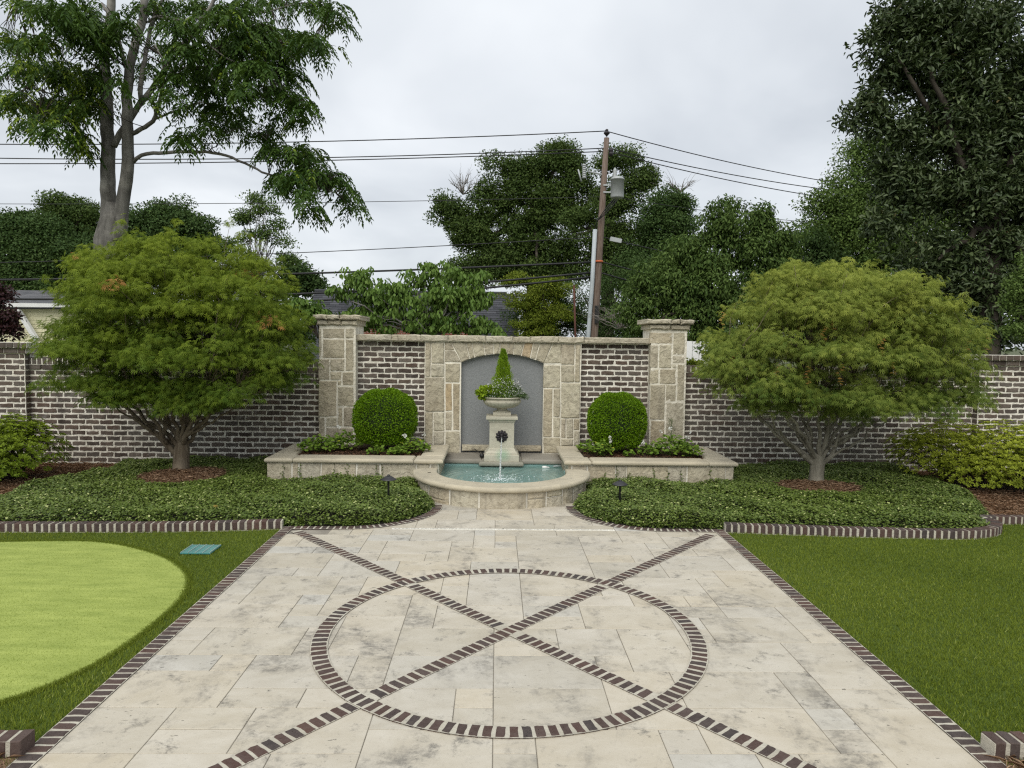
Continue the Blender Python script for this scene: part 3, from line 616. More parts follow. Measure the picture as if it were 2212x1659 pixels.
# ================================================================== WALLS
BP, CH = .2025, .0795                      # brick pitch, course height
def wb_mesh(L_, H_, rs, y=0): return slab_mesh(rect(-L_/2, L_/2, -H_/2, H_/2), .05, .006, .0055, sub=2, rs=rs)
WBM = [wb_mesh(BP-.021, CH-.0232, random.Random(500+i)) for i in range(14)]
WBH = [wb_mesh(BP/2-.019, CH-.0232, random.Random(600+i)) for i in range(6)]
def brick_field(parent, x0, x1, z0, z1, yf, hide=None, cap=300, side=None, off=0):
    """running-bond bricks with front at yf; those 'hide' says are covered (or past cap) are joined."""
    items = []; nrow = int(round((z1-z0)/CH)); 
    for r_ in range(nrow):
        z = z0+(r_+.5)*CH; xs = x0-((r_+off) % 2)*BP/2
        while xs < x1-.03:
            a, c = max(xs, x0), min(xs+BP, x1)
            if c-a > .045: items.append((a, c, z))
            xs += BP
    vis = [it for it in items if not (hide and hide(.5*(it[0]+it[1]), it[2]))]; rest = [it for it in items if it not in vis]
    if len(vis) > cap: rest += vis[cap:]; vis = vis[:cap]
    for a, c, z in vis:
        L_ = c-a
        if abs(L_-BP) < .004: me = random.choice(WBM)
        elif abs(L_-BP/2) < .004: me = random.choice(WBH)
        else: me = wb_mesh(L_-.019, CH-.0232, random)
        o = link('brick', me, WB, parent); place(o, ((a+c)/2+random.uniform(-.002, .002), yf+random.uniform(-.003, .003), z+random.uniform(-.002, .002)))
        o.rotation_euler = (0, random.uniform(-.012, .012)+(math.pi if random.random() < .5 else 0), 0)
    if rest:
        mb = MB()
        for a, c, z in rest:
            V, F = slab(rect(a+.011, c-.011, z-CH/2+.012, z+CH/2-.012), .05, .006, .003, sub=0); mb.add([(x, y+yf, zz_) for x, y, zz_ in V], F)
        o = mb.build('brickwork', WB, parent); o['kind'] = 'stuff'
def mortar_wall(parent, x0, x1, y0, y1, z0, z1, name='mortar', m=None):
    # front face is a fine grid gently displaced, so joints look smeared
    nx_, nz_ = max(2, int((x1-x0)/.035)), max(2, int((z1-z0)/.03)); X = np.linspace(x0, x1, nx_+1); Z = np.linspace(z0, z1, nz_+1); rs = np.random.default_rng(int(abs(x0)*100)+3)
    D = rs.uniform(-.0035, .0035, (nx_+1, nz_+1)); V = [(X[i], y0+D[i, j], Z[j]) for i in range(nx_+1) for j in range(nz_+1)]
    F = [(i*(nz_+1)+j, (i+1)*(nz_+1)+j, (i+1)*(nz_+1)+j+1, i*(nz_+1)+j+1) for i in range(nx_) for j in range(nz_)]
    mb = MB(); mb.add(V, F); mb.box(x0, x1, y0+.006, y1, z0, z1); return mb.build(name, m or MO, parent)
YW = 10.40
def hide_left(x, z):
    u, v = pix((x, YW, z)); return ((u-390)/285)**2+((v-690)/150)**2 < 1 or x < -7.2 or x > -2.72
def hide_right(x, z):
    u, v = pix((x, YW, z)); return ((u-1815)/270)**2+((v-735)/140)**2 < 1 or x > 7.2 or (v > 960 and u > 1975)
def side_wall(sgn, label, hide):
    t = thing('brick_wall', label, 'wall')
    x0, x1 = (-12, -2.70) if sgn < 0 else (2.70, 12)
    mortar_wall(t, x0, x1, YW+.007, YW+.24, -.05, 1.455)
    xa, xb = (-6.93, -2.70) if sgn < 0 else (2.70, 7.07)
    brick_field(t, xa, xb, -.053, 1.378, YW, hide, 300, off=0 if sgn < 0 else 1)
    # corbel course of stretchers proud of the wall, then a rowlock cap
    for k, x in enumerate(np.arange(xa, xb-.1, BP)):
        o = link('brick', random.choice(WBM), WB, t); o.location = (x+BP/2, YW-.022, 1.378+CH/2)
    for k, x in enumerate(np.arange(xa, xb-.04, .074)):
        mb = MB(); V, F = slab(rect(-.030, .030, 0, .098), .30, .006, .003, sub=1); mb.add(V, F); o = mb.build('cap_brick', WB, t); o.location = (x+.037, YW-.03, 1.461)
    mortar_wall(t, xa, xb, YW-.024, YW+.26, 1.455, 1.548)
    return t
side_wall(-1, 'long dark clinker brick garden wall with white mortar behind the left maple', hide_left)
side_wall(1, 'long dark clinker brick garden wall with white mortar behind the right maple', hide_right)
def brick_pier(x0, x1, label, capz=1.70):
    t = thing('brick_pier', label, 'pier'); yf = YW-.11
    mortar_wall(t, x0, x1, yf+.007, YW+.3, -.05, capz)
    brick_field(t, x0, x1, -.053, -.053+CH*21, yf, None, 300)
    for r_ in range(21):                                        # bricks returning along the inner side
        z = -.053+(r_+.5)*CH; mb = MB(); inn = x1 if x0 < 0 else x0; sg = 1 if x0 < 0 else -1
        mb.box(min(inn, inn+sg*.005), max(inn, inn+sg*.005), yf+.012, YW+.0, z-CH/2+.01, z+CH/2-.01); mb.build('brick', WB, t)
    zc = -.053+CH*21
    for j, (ov, h) in enumerate(((.035, .075), (.085, .078))):
        z = zc+j*.079; xa, xb = x0-ov, x1+ov
        if x0 < 0: xa = x0
        else: xb = x1
        mb = MB(); mb.box(xa, xb, yf-ov+.012, YW+.35, z+.002, z+.0785); mb.build('mortar', MO, t)
        for x in np.arange(xa, xb-.02, BP*.52 if j else BP):
            w_ = (BP*.52 if j else BP); e_ = min(x+w_, xb)
            if e_-x < .03: continue
            mb = MB(); V, F = slab(rect(x+.004, e_-.006, z+.006, z+h-.002), .12, .006, .002, sub=0); mb.add([(a_, b_+yf-ov, c_) for a_, b_, c_ in V], F); mb.build('cap_brick', WB, t)
    return t
brick_pier(-9.0, -6.90, 'dark brick pier with stepped brick cap at the left edge, left of the maple')
brick_pier(7.06, 9.2, 'dark brick pier with stepped brick cap at the right edge, above the azalea')

# ---- fountain wall
fw = thing('fountain_wall', 'stone and brick fountain wall with a grey arched niche between two stone piers', 'wall')
def z1(x, y): return ((x/1.843+1200)/1.8228, (y/1.843+1150)/1.8228)
def z2(x, y): return ((x/1.843+2000)/1.8228, (y/1.843+1150)/1.8228)
def z3(x, y): return ((x/2.602+1550)/1.8228, (y/2.602+1250)/1.8228)
YS, YP, YR = 10.40, 10.30, 10.47
def stone(parent, poly, yf, m=None, name='stone', depth=.08, gap=.0055, bul=.006, jit=.004):
    P = np.array(poly, float); P = inset(P, gap) if gap else P
    V, F = slab(P, depth, .009, jit, sub=2, bulge=bul); mb = MB(); c = P.mean(0); mb.add([(x-c[0], y, z-c[1]) for x, y, z in V], F)
    o = mb.build(name, m or ST, parent); o.location = (c[0], yf+random.uniform(-.004, .004), c[1]); return o
def zrect(zf, r, Y):
    x0, y0, x1, y1 = r; a = at(*zf(x0, y0), Y); c = at(*zf(x1, y1), Y); b_ = at(*zf(x0, y1), Y); d = at(*zf(x1, y0), Y)
    X0, X1 = (a[0]+b_[0])/2, (c[0]+d[0])/2; Z1, Z0 = (a[2]+d[2])/2, (b_[2]+c[2])/2; return rect(X0, X1, Z0, Z1)
# brick infill panels
for (xa, xb) in ((-2.175, -1.165), (1.145, 2.175)):
    mortar_wall(fw, xa, xb, YR+.007, YR+.30, .15, 1.865)
    brick_field(fw, xa, xb, .275, .275+CH*20, YR, None, 300, off=int(xa > 0))
# piers
PL = [(97, 262, 126, 480), (130, 262, 290, 338), (293, 262, 358, 338), (130, 341, 290, 480), (293, 341, 358, 574), (97, 483, 181, 638), (184, 483, 290, 574), (184, 578, 268, 638), (271, 578, 358, 680), (97, 642, 232, 905), (236, 684, 358, 832), (236, 642, 268, 681), (236, 836, 278, 976), (281, 836, 356, 976), (97, 909, 147, 1075), (150, 909, 233, 980), (150, 983, 356, 1075)]
PR = [(1030, 292, 1194, 378), (1197, 292, 1287, 457), (1030, 381, 1094, 553), (1097, 381, 1187, 553), (1190, 460, 1285, 520), (1190, 523, 1223, 553), (1030, 557, 1096, 668), (1099, 557, 1221, 668), (1226, 523, 1283, 792), (1030, 671, 1140, 928), (1144, 671, 1222, 797), (1144, 800, 1277, 1110), (1030, 931, 1140, 1110)]
for side, rects_, zf, sx in (('left', PL, z1, -1), ('right', PR, z2, 1)):
    p = bpy.data.objects.new('stone_pier', None); COL.objects.link(p); p.parent = fw; p['label'] = f'{side} stone pier with two-step rough cap'
    xc = sx*2.42; hw = .262
    mortar_wall(p, xc-hw, xc+hw, YP+.004, YP+.62, -.05, 2.09, m=SMO)
    for r_ in rects_: stone(p, zrect(zf, r_, YP), YP)
    for j, (ov, z0_, z1_) in enumerate(((.035, 2.085, 2.158), (.082, 2.162, 2.232))):
        cuts = [(-1, -.45, .2, 1), (-1, -.42, .12, 1)][j] if sx < 0 else [(-1, .05, 1), (-1, .05, .42, 1)][j]
        for a, c in zip(cuts[:-1], cuts[1:]):
            V, F = slab(rect(xc+a*(hw+ov)+.003, xc+c*(hw+ov)-.003, z0_, z1_), .60+2*ov, .016, .007, sub=3, bulge=.004)
            mb = MB(); mb.add([(x, y+YP-ov, z) for x, y, z in V], F); mb.build('cap_stone', STC, p)
# pilasters and niche surround
mortar_wall(fw, -1.165, -.875, YS+.004, YS+.35, -.1, 1.865, m=SMO); mortar_wall(fw, .855, 1.145, YS+.004, YS+.35, -.1, 1.865, m=SMO)
SL = [(872, 365, 914, 614), (917, 365, 1012, 519), (917, 523, 1012, 614), (872, 618, 1012, 868), (872, 872, 931, 1108), (934, 872, 1012, 1008), (934, 1012, 1012, 1108)]
SRr = [(386, 378, 484, 527), (488, 378, 525, 655), (386, 531, 484, 655), (386, 660, 525, 916), (386, 920, 421, 1060), (425, 920, 474, 1060), (478, 920, 522, 1003), (386, 1064, 474, 1118), (478, 1007, 522, 1118)]
for r_ in SL: stone(fw, zrect(z1, r_, YS-.012), YS-.012)
for r_ in SRr: stone(fw, zrect(z2, r_, YS-.012), YS-.012)
JL = [(1018, 517, 1127, 657), (1018, 661, 1070, 864), (1074, 661, 1127, 1005), (1018, 868, 1070, 1005), (1018, 1009, 1127, 1170)]
JR = [(256, 530, 380, 698), (256, 702, 324, 1052), (328, 702, 380, 906), (328, 910, 380, 1052), (256, 1056, 380, 1172)]
for i, r_ in enumerate(JL): stone(fw, zrect(z1, r_, YS), YS, OCH if i == 1 else None)
for r_ in JR: stone(fw, zrect(z2, r_, YS), YS)
NX0, NX1, ZS, ZC = -.628, .590, 1.565, 1.697          # niche opening
ncx = (NX0+NX1)/2; hw = (NX1-NX0)/2; sag = ZC-ZS; RA = (hw*hw+sag*sag)/(2*sag); zc0 = ZC-RA
arcz = lambda x: zc0+math.sqrt(max(0, RA*RA-(x-ncx)**2))
# mortar backing of the surround, arch cut out
th = [NX0+(NX1-NX0)*i/20 for i in range(21)]
front = [(-.875, -.1), (NX0, -.1)]+[(x, arcz(x)) for x in th]+[(NX1, -.1), (.855, -.1), (.855, 1.865), (-.875, 1.865)]
k_ = len(front); mb = MB(); mb.add([(x, YS+.009, z) for x, z in front]+[(x, YS+.3, z) for x, z in front], [tuple(range(k_))]+[(i, i+k_, (i+1) % k_+k_, (i+1) % k_) for i in range(k_)]); mb.build('mortar', SMO, fw)
# voussoirs between splayed joints
JT = [(588, 684), (738, 783), (803, 830), (920, 936), (1026, 1026), (1092, 1089), (1180, 1170), (1237, 1229), (1338, 1308), (1432, 1400), (1502, 1455), (1632, 1545)]
def zx(x, y=300): return at(*z3(x, y), YS)[0]
tops = [zx(a, 262) for a, _ in JT]; bots = [zx(c, 400) for _, c in JT]; bots[0] = NX0; bots[-1] = NX1
for i in range(len(JT)-1):
    xb = np.linspace(bots[i]+.005, bots[i+1]-.005, 3); poly = [(x, arcz(x)+.002) for x in xb]+[(tops[i+1]-.005, 1.862), (tops[i]+.005, 1.862)]
    stone(fw, poly, YS, OCH if i == 8 else None, gap=.0, jit=.003, name='arch_stone')
stone(fw, [(-.868, 1.745), (tops[0]+(bots[0]-tops[0])*.38-.006, 1.745), (tops[0]-.006, 1.862), (-.868, 1.862)], YS, gap=0)
stone(fw, [(-.868, 1.572), (bots[0]-.004, 1.572), (tops[0]+(bots[0]-tops[0])*.40-.008, 1.735), (-.868, 1.735)], YS, gap=0)
stone(fw, [(bots[-1]+.006, 1.57), (.848, 1.575), (.848, 1.862), (tops[-1]+.006, 1.862)], YS, gap=0)
# stucco panel and sill
mb = MB(); mb.box(-.66, .62, YS+.095, YS+.29, .2, 1.76); mb.build('stucco_panel', STUC, fw)
for a, c in ((-.615, -.1), (-.09, .578)): stone(fw, rect(a, c, .245, .338), YS+.015, depth=.10)
# coping
cj = [-2.17]+[at(*z3(x, 210), YS-.05)[0] for x in (280, 558, 945, 1222, 1400, 1690, 1956)]+[2.17]
cj.insert(1, at(*z1(630, 320), YS-.05)[0])
mb = MB(); mb.box(-2.16, 2.16, YS-.02, YS+.33, 1.862, 1.945); mb.build('mortar', MO, fw)
for a, c in zip(cj[:-1], cj[1:]):
    V, F = slab(rect(a+.002, c-.002, 1.868, 1.958+random.uniform(-.004, .004)), .44, .014, .006, sub=4, bulge=.004); mb = MB(); mb.add([(x, y+YS-.055, z) for x, y, z in V], F); mb.build('coping_stone', STC, fw)

# ---- raised planters
def bull(path, closed, prof, z0):     # sweep a profile (offset outward, z) along a path
    pass
def planter(s, label):
    t = thing('planter_box', label, 'planter'); X0, X1 = (-3.0, -.83) if s < 0 else (.83, 2.98); yF = 9.0
    # base walls with mortar core
    mb = MB(); mb.box(X0+.005, X1-.005, yF+.006, yF+.2, -.05, .30); mb.box(X0+.005, X0+.2, yF+.2, YS-.11, -.05, .30); mb.box(X1-.2, X1-.005, yF+.2, YS-.11, -.05, .30); mb.build('mortar', MO, t)
    if s < 0: xs = [155, 470, 560, 835, 1275, 1570, 2020, 2190, 2330]; X = [at((x/3.16+1000)/1.8228, 1010, yF)[0] for x in xs]; X[-1] = X1
    else: xs = [30, 145, 312, 622, 738, 1198, 1400, 1822, 1910]; X = [at((x/2.765+2200)/1.8228, 1015, yF)[0] for x in xs]; X[0] = X0
    for i in range(len(X)-1):
        if i % 3 == 1 and X[i+1]-X[i] > .25: parts = [(.10, .298), (-.04, .095)]
        else: parts = [(-.04, .298)]
        for a, c in parts: stone(t, rect(X[i], X[i+1], a, c), yF, gap=.005)
    for xf, sg in ((X0, -1), (X1, 1)):      # side faces
        for a, c in ((yF+.01, yF+.45), (yF+.45, yF+.85), (yF+.85, YS-.11)):
            V, F = slab(rect(a+.006, c-.006, -.04, .296), .05, .009, .004, sub=1, bulge=.005); mb = MB(); mb.add([(xf+(y-.002)*-sg, x, z) for x, y, z in V], F if sg > 0 else [f[::-1] for f in F]); mb.build('stone', ST, t)
    # cap: rounded slabs
    ov = .05; xa, xb, ya, yb = X0-ov, X1+ov if s < 0 else X1+ov, yF-ov, YS-.115; w = .34
    if s < 0: xb = -.775
    else: xa = .775
    def capslab(x0, x1, y0, y1):
        mb = MB(); n_ = 5; r_ = .03; P = np.array([(x0, y0), (x1, y0), (x1, y1), (x0, y1)]); rings = []
        for i in range(n_+1): a = -math.pi/2+math.pi*i/n_; rings.append((inset(P, r_*(1-math.cos(a))), .33+.03*math.sin(a)))
        V = [(p_[0], p_[1], z) for r, z in rings for p_ in r]; F = [(j*4+i, j*4+(i+1) % 4, (j+1)*4+(i+1) % 4, (j+1)*4+i) for j in range(n_) for i in range(4)]+[(3, 2, 1, 0), tuple(range(n_*4, n_*4+4))]
        mb.add(V, F); o = mb.build('cap_slab', CS, t); return o
    m1 = xa+.36; m2 = xb-.38; g = .002
    for q in ((xa, m1-g, ya, ya+w), (m1+g, m2-g, ya, ya+w), (m2+g, xb, ya, ya+w), (xa, xa+.31, ya+w+g, yb), (xb-.33, xb, ya+w+g, yb)): capslab(*q)
    mb = MB(); nx_, ny_ = 40, 16; XX = np.linspace(xa+.3, xb-.32, nx_+1); YY = np.linspace(ya+w-.01, YS+.05, ny_+1)
    V = [(x, y, .335+.012*math.sin(x*9)*math.sin(y*11)+random.uniform(-.006, .008)) for x in XX for y in YY]; F = [(i*(ny_+1)+j, (i+1)*(ny_+1)+j, (i+1)*(ny_+1)+j+1, i*(ny_+1)+j+1) for i in range(nx_) for j in range(ny_)]
    mb.add(V, F); mb.build('soil', SOIL, t)
    return t
planter(-1, 'stone planter with rounded cap slabs on the left of the fountain')
planter(1, 'stone planter with rounded cap slabs on the right of the fountain')
needles(rpts(-2.75, -1.12, 9.28, 10.0, 2600), .335, 0, 'dark brown bark mulch in the left stone planter', .035, 'bark_mulch', CHIP, .012, .3)
needles(rpts(1.12, 2.72, 9.28, 10.0, 2600), .335, 0, 'reddish bark mulch in the right stone planter', .035, 'bark_mulch', CHIP, .012, .3)

# ---- basin
bas = thing('fountain_basin', 'half-round stone fountain basin with a wide rounded rim', 'fountain')
BC = (-.025, 8.87); t0, t1 = math.pi, 2*math.pi
def arc(r, n_=48, a0=math.pi, a1=2*math.pi): return [(BC[0]+r*math.cos(a), BC[1]+r*math.sin(a)) for a in np.linspace(a0, a1, n_)]
# core wall, inner plaster
mb = MB(); o_, i_ = arc(1.045), arc(.855); V = []; F = []
for (p, q) in zip(o_, i_): V += [(*p, -.05), (*p, .195), (*q, .195), (*q, -.35)]
for k in range(len(o_)-1): a = 4*k; F += [(a, a+4, a+5, a+1), (a+1, a+5, a+6, a+2)]
mb.add(V, F); mb.build('mortar', MO, bas)
mb = MB(); V = []; F = []; i_ = arc(.853)
for q in i_: V += [(*q, .21), (*q, -.30)]
for k in range(len(i_)-1): a = 2*k; F += [(a, a+1, a+3, a+2)]
mb.add(V, F); c0 = len(i_)
mb.add([(*q, -.28) for q in i_]+[(.83, 10.1, -.28), (-.86, 10.1, -.28)], [tuple(range(len(i_)+2))])
mb.add([(-.828, 8.87, -.3), (-.828, 9.95, -.3), (-.828, 9.95, .15), (-.828, 8.87, .15)], [(0, 1, 2, 3)]); mb.add([(.826, 8.87, -.3), (.826, 9.95, -.3), (.826, 9.95, .15), (.826, 8.87, .15)], [(0, 3, 2, 1)])
mb.add([(-.828, 9.88, -.3), (.826, 9.88, -.3), (.826, 9.88, .15), (-.828, 9.88, .15)], [(0, 1, 2, 3)])
mb.build('plaster_lining', PLAST, bas)
# facing stones round the curve
cuts = [0, .09, .19, .305, .42, .585, .66, .735, .80, .90, 1.0]; rs_ = random.Random(4)
for i in range(len(cuts)-1):
    a0, a1 = math.pi*(1+cuts[i])+.012, math.pi*(1+cuts[i+1])-.012; rows = [(-.03, .19)]
    if i in (2,): rows = [(.04, .19), (-.03, .034)]
    if i in (5, 6, 8): rows = [(.11, .19), (-.03, .10)]
    for z0_, z1_ in rows:
        n_ = 5; Rr = 1.062+rs_.uniform(-.006, .006); mb = MB(); V = []; F = []
        for j in range(n_+1):
            a = a0+(a1-a0)*j/n_; jj = lambda: rs_.uniform(-.004, .004); e_ = .010 if j in (0, n_) else 0
            for (r_, z) in ((Rr-.05, z0_), (Rr-.010, z0_+jj()), (Rr-e_+jj(), z0_+.012), (Rr-e_+jj(), (z0_+z1_)/2), (Rr-e_+jj(), z1_-.012), (Rr-.010, z1_+jj()*.5), (Rr-.05, z1_)): V.append((BC[0]+r_*math.cos(a), BC[1]+r_*math.sin(a), z))
        m_ = 7
        for j in range(n_): F += [(j*m_+q, (j+1)*m_+q, (j+1)*m_+q+1, j*m_+q+1) for q in range(m_-1)]
        F += [tuple(range(m_))[::-1], tuple(range(n_*m_, (n_+1)*m_))]; mb.add(V, F); mb.build('stone', ST, bas, smooth=False)
# rim slabs, bullnose profile
prof = []
for i in range(9): a = -math.pi/2+math.pi*i/8; prof.append((1.09+.032*math.cos(a), .220+.032*math.sin(a)))
prof2 = [(.838, .252), (.822, .244), (.818, .222), (.822, .195), (.86, .188)]
full = [(.90, .188)]+prof+prof2
for (f0, f1) in ((-.035, .30), (.30, .705), (.705, 1.035)):
    a0, a1 = math.pi*(1+f0)+(.0015 if f0 > 0 else 0), math.pi*(1+f1)-(.0015 if f1 < 1 else 0); n_ = 26; V = []; F = []; m_ = len(full)
    for j in range(n_+1):
        a = a0+(a1-a0)*j/n_; f = f0+(f1-f0)*j/n_
        e_ = min(1, max(0, (f+.035)/.05)) if f < .5 else min(1, max(0, (1.035-f)/.05)); sh = math.sqrt(max(0, 1-(1-e_)**2))      # rounded ends
        for r_, z in full: rr = .83+(r_-.83)*(.25+.75*sh) if r_ > .9 else r_; V.append((BC[0]+rr*math.cos(a), BC[1]+rr*math.sin(a), z))
    for j in range(n_): F += [(j*m_+q, (j+1)*m_+q, (j+1)*m_+(q+1) % m_, j*m_+(q+1) % m_) for q in range(m_)]
    F += [tuple(range(m_))[::-1], tuple(range(n_*m_, (n_+1)*m_))]; mb = MB(); mb.add(V, F); mb.build('rim_slab', CS, bas, smooth=False)
# ledge under the niche, plinth slab
def rounded_box(x0, x1, y0, y1, z0, z1, r_, name, m, parent, n_=4, smooth=False):
    mb = MB(); P = np.array([(x0, y0), (x1, y0), (x1, y1), (x0, y1)]); h = (z1-z0)/2; rings = []
    r_ = min(r_, h)
    for i in range(n_+1): a = -math.pi/2+math.pi/2*i/n_; rings.append((inset(P, r_*(1-math.cos(a))), z0+r_+r_*math.sin(a)))
    for i in range(n_+1): a = math.pi/2*i/n_; rings.append((inset(P, r_*(1-math.cos(a))), z1-r_+r_*math.sin(a)))
    V = [(p_[0], p_[1], z) for r, z in rings for p_ in r]; k = len(rings); F = [(j*4+i, j*4+(i+1) % 4, (j+1)*4+(i+1) % 4, (j+1)*4+i) for j in range(k-1) for i in range(4)]+[(3, 2, 1, 0), tuple(range((k-1)*4, k*4))]
    mb.add(V, F); return mb.build(name, m, parent, smooth)
rounded_box(-.84, -.30, 9.84, YS+.10, .15, .222, .03, 'ledge_slab', CSD, bas); rounded_box(.26, .835, 9.84, YS+.10, .15, .222, .03, 'ledge_slab', CSD, bas); rounded_box(-.298, .258, 9.93, YS+.10, .15, .215, .02, 'ledge_slab', CSD, bas)
rounded_box(-.335, .285, 9.70, 10.25, .143, .205, .025, 'plinth_slab', m_cast('wet_stone', (.33, .315, .26), (.2, .195, .15)), bas)
# water
wt = MB(); ii = arc(.852, 60); V = [(*q, .13) for q in ii]+[(.825, 9.88, .13), (-.827, 9.88, .13)]; Vb = [(x, y, -.27) for x, y, z in V]; k_ = len(V)
wt.add(V, [tuple(range(k_))]); o = wt.build('basin_water', WATER); tag(o, 'clear turquoise water filling the half-round basin', 'water', kind='structure')
# splash foam: little droplets and flecks
mb = MB(); rs_ = np.random.default_rng(5)
for i in range(230):
    r_ = abs(rs_.normal(0, .16)); a = rs_.uniform(0, 2*math.pi); s = rs_.uniform(.003, .010); x, y = -.046+r_*math.cos(a)*1.15, 8.88+r_*math.sin(a); z = .132+(rs_.random() < .3)*rs_.exponential(.02)
    mb.add([(x-s, y, z), (x, y-s*.6, z), (x+s, y, z), (x, y+s*.6, z), (x, y, z+s*.7), (x, y, z-s*.3)], [(0, 1, 4), (1, 2, 4), (2, 3, 4), (3, 0, 4), (1, 0, 5), (2, 1, 5), (3, 2, 5), (0, 3, 5)])
tag(mb.build('water_splash', FOAM), 'white splash and droplets where the spout stream hits the basin water', 'splash', kind='stuff')

# ---- pedestal
px, py = -.022, 9.98
ped = thing('pedestal', 'pale cast stone pedestal with moulded base and cap standing in the fountain', 'pedestal', None, (px, py, .205))
def sq(name, steps, m=CSP):
    mb = MB(); V = [(px+sx*h, py+sy*h, z) for h, z in steps for sx, sy in ((-1, -1), (1, -1), (1, 1), (-1, 1))]; k = len(steps)
    mb.add(V, [(j*4+i, j*4+(i+1) % 4, (j+1)*4+(i+1) % 4, (j+1)*4+i) for j in range(k-1) for i in range(4)]+[(3, 2, 1, 0), tuple(range((k-1)*4, k*4))]); return mb.build(name, m, ped)
sq('base', [(.24, .205), (.242, .21), (.242, .294), (.237, .300), (.220, .302), (.220, .322), (.214, .330), (.197, .342), (.188, .360), (.187, .372), (.180, .375), (.178, .384), (.172, .388)])
sq('shaft', [(.172, .386), (.172, .45), (.172, .745), (.172, .76)])
sq('cap', [(.178, .752), (.186, .765), (.186, .773), (.198, .786), (.214, .79), (.22, .794), (.22, .826), (.214, .832), (.16, .834)])
# lion mask
mk = thing('lion_mask_spout', 'dark bronze lion mask spout with petal-like mane on the pedestal front', 'spout', None, (px, py-.176, .555))
mb = MB(); mb.lathe([(.001, .012), (.03, .012), (.045, .006), (.055, 0), (.06, -.004)], (0, 0, 0), 20); mb.v = [(x, -z-.004, y) for x, y, z in mb.v]; mb.build('face', BRONZE, mk, True).location = (0, 0, 0)
for ringn, (rr, nn, sz) in enumerate(((.062, 11, .030), (.045, 9, .022))):
    for i in range(nn):
        a = 2*math.pi*(i+.5*ringn)/nn+math.pi/2; mb = MB(); s = sz
        V = []; 
        for rad, dep in ((1., .0), (.8, .55), (.35, .75)):
            for j in range(7): q = 2*math.pi*j/7; V.append((s*rad*math.cos(q)*.95, -s*dep*.6-ringn*.012, s*rad*math.sin(q)*.72))
        F = [(j, (j+1) % 7, 7+(j+1) % 7, 7+j) for j in range(7)]+[(7+j, 7+(j+1) % 7, 14+(j+1) % 7, 14+j) for j in range(7)]+[tuple(range(14, 21))]
        ca, sa = math.cos(a), math.sin(a); mb.add([(rr*ca+x*ca-z*sa, y, rr*sa+x*sa+z*ca) for x, y, z in V], F); o = mb.build('petal', BRONZE, mk, True); o.location = (0, 0, 0)
def ell(mb, c, r, seg=12, rings=8):
    V = [(c[0]+r[0]*math.sin(math.pi*i/rings)*math.cos(2*math.pi*j/seg), c[1]+r[1]*math.sin(math.pi*i/rings)*math.sin(2*math.pi*j/seg), c[2]+r[2]*math.cos(math.pi*i/rings)) for i in range(1, rings) for j in range(seg)]
    V += [(c[0], c[1], c[2]+r[2]), (c[0], c[1], c[2]-r[2])]; k = rings-1; F = [(i*seg+j, (i+1)*seg+j, (i+1)*seg+(j+1) % seg, i*seg+(j+1) % seg) for i in range(k-1) for j in range(seg)]
    F += [(k*seg, j, (j+1) % seg) for j in range(seg)]+[(k*seg+1, (k-1)*seg+(j+1) % seg, (k-1)*seg+j) for j in range(seg)]; mb.add(V, F)
mb = MB(); ell(mb, (0, -.030, .002), (.016, .022, .024)); ell(mb, (-.014, -.026, -.012), (.014, .016, .011)); ell(mb, (.014, -.026, -.012), (.014, .016, .011)); ell(mb, (0, -.024, .026), (.028, .016, .014))
for s_ in (-1, 1): ell(mb, (s_*.038, -.014, .034), (.011, .01, .012))
mb.build('muzzle', BRONZE, mk, True).location = (0, 0, 0)
for s_ in (-1, 1): mb = MB(); ell(mb, (s_*.017, -.034, .016), (.005, .004, .0045)); mb.build('eye', BRONZE, mk, True).location = (0, 0, 0)
# falling water
mb = MB(); pts = []; rad = []
p0 = np.array([px, py-.21, .545]); pe = np.array([-.046, 8.92, .13])
for i in range(26):
    t = i/25; pts.append((p0[0]+(pe[0]-p0[0])*t+random.uniform(-.0016, .0016), p0[1]+(pe[1]-p0[1])*t, p0[2]+.0*t-(p0[2]-pe[2])*(.25*t+.75*t*t))); rad.append(.0075+.0035*abs(math.sin(i*2.3))*t+.002*t)
mb.tube(pts, rad, 8); tag(mb.build('water_jet', STREAM, None, True), 'thin clear stream of water arcing from the lion mask into the basin', 'water jet', kind='thing')
# green algae stain handled as a thin film on the base
# ---- urn
urn = thing('urn_planter', 'shallow fluted stone urn on the pedestal in the niche', 'urn', None, (px, py, .833))
mb = MB(); mb.prism([(px-.125, py-.125), (px+.125, py-.125), (px+.125, py+.125), (px-.125, py+.125)], .834, .885, .006); mb.build('base_block', CSP, urn)
mb = MB(); mb.lathe([(.11, .885), (.112, .893), (.10, .90), (.075, .908), (.066, .92), (.072, .93), (.10, .935)], (px, py, 0), 40); mb.build('foot', CSP, urn, True)
fl = lambda a, z: 1+(.022*abs(math.cos(13*a)) if .94 < z < 1.055 else 0)
mb = MB(); mb.lathe([(.07, .932), (.13, .940), (.185, .955), (.235, .985), (.262, 1.02), (.266, 1.045), (.258, 1.056), (.250, 1.062), (.252, 1.072), (.275, 1.080), (.285, 1.088), (.283, 1.098), (.262, 1.10), (.25, 1.085), (.24, 1.05)], (px, py, 0), 156, fl); mb.build('bowl', CSP, urn, True)
mb = MB(); mb.lathe([(.01, 1.075), (.15, 1.072), (.252, 1.065)], (px, py, 0), 24); mb.build('soil', SOIL, urn)
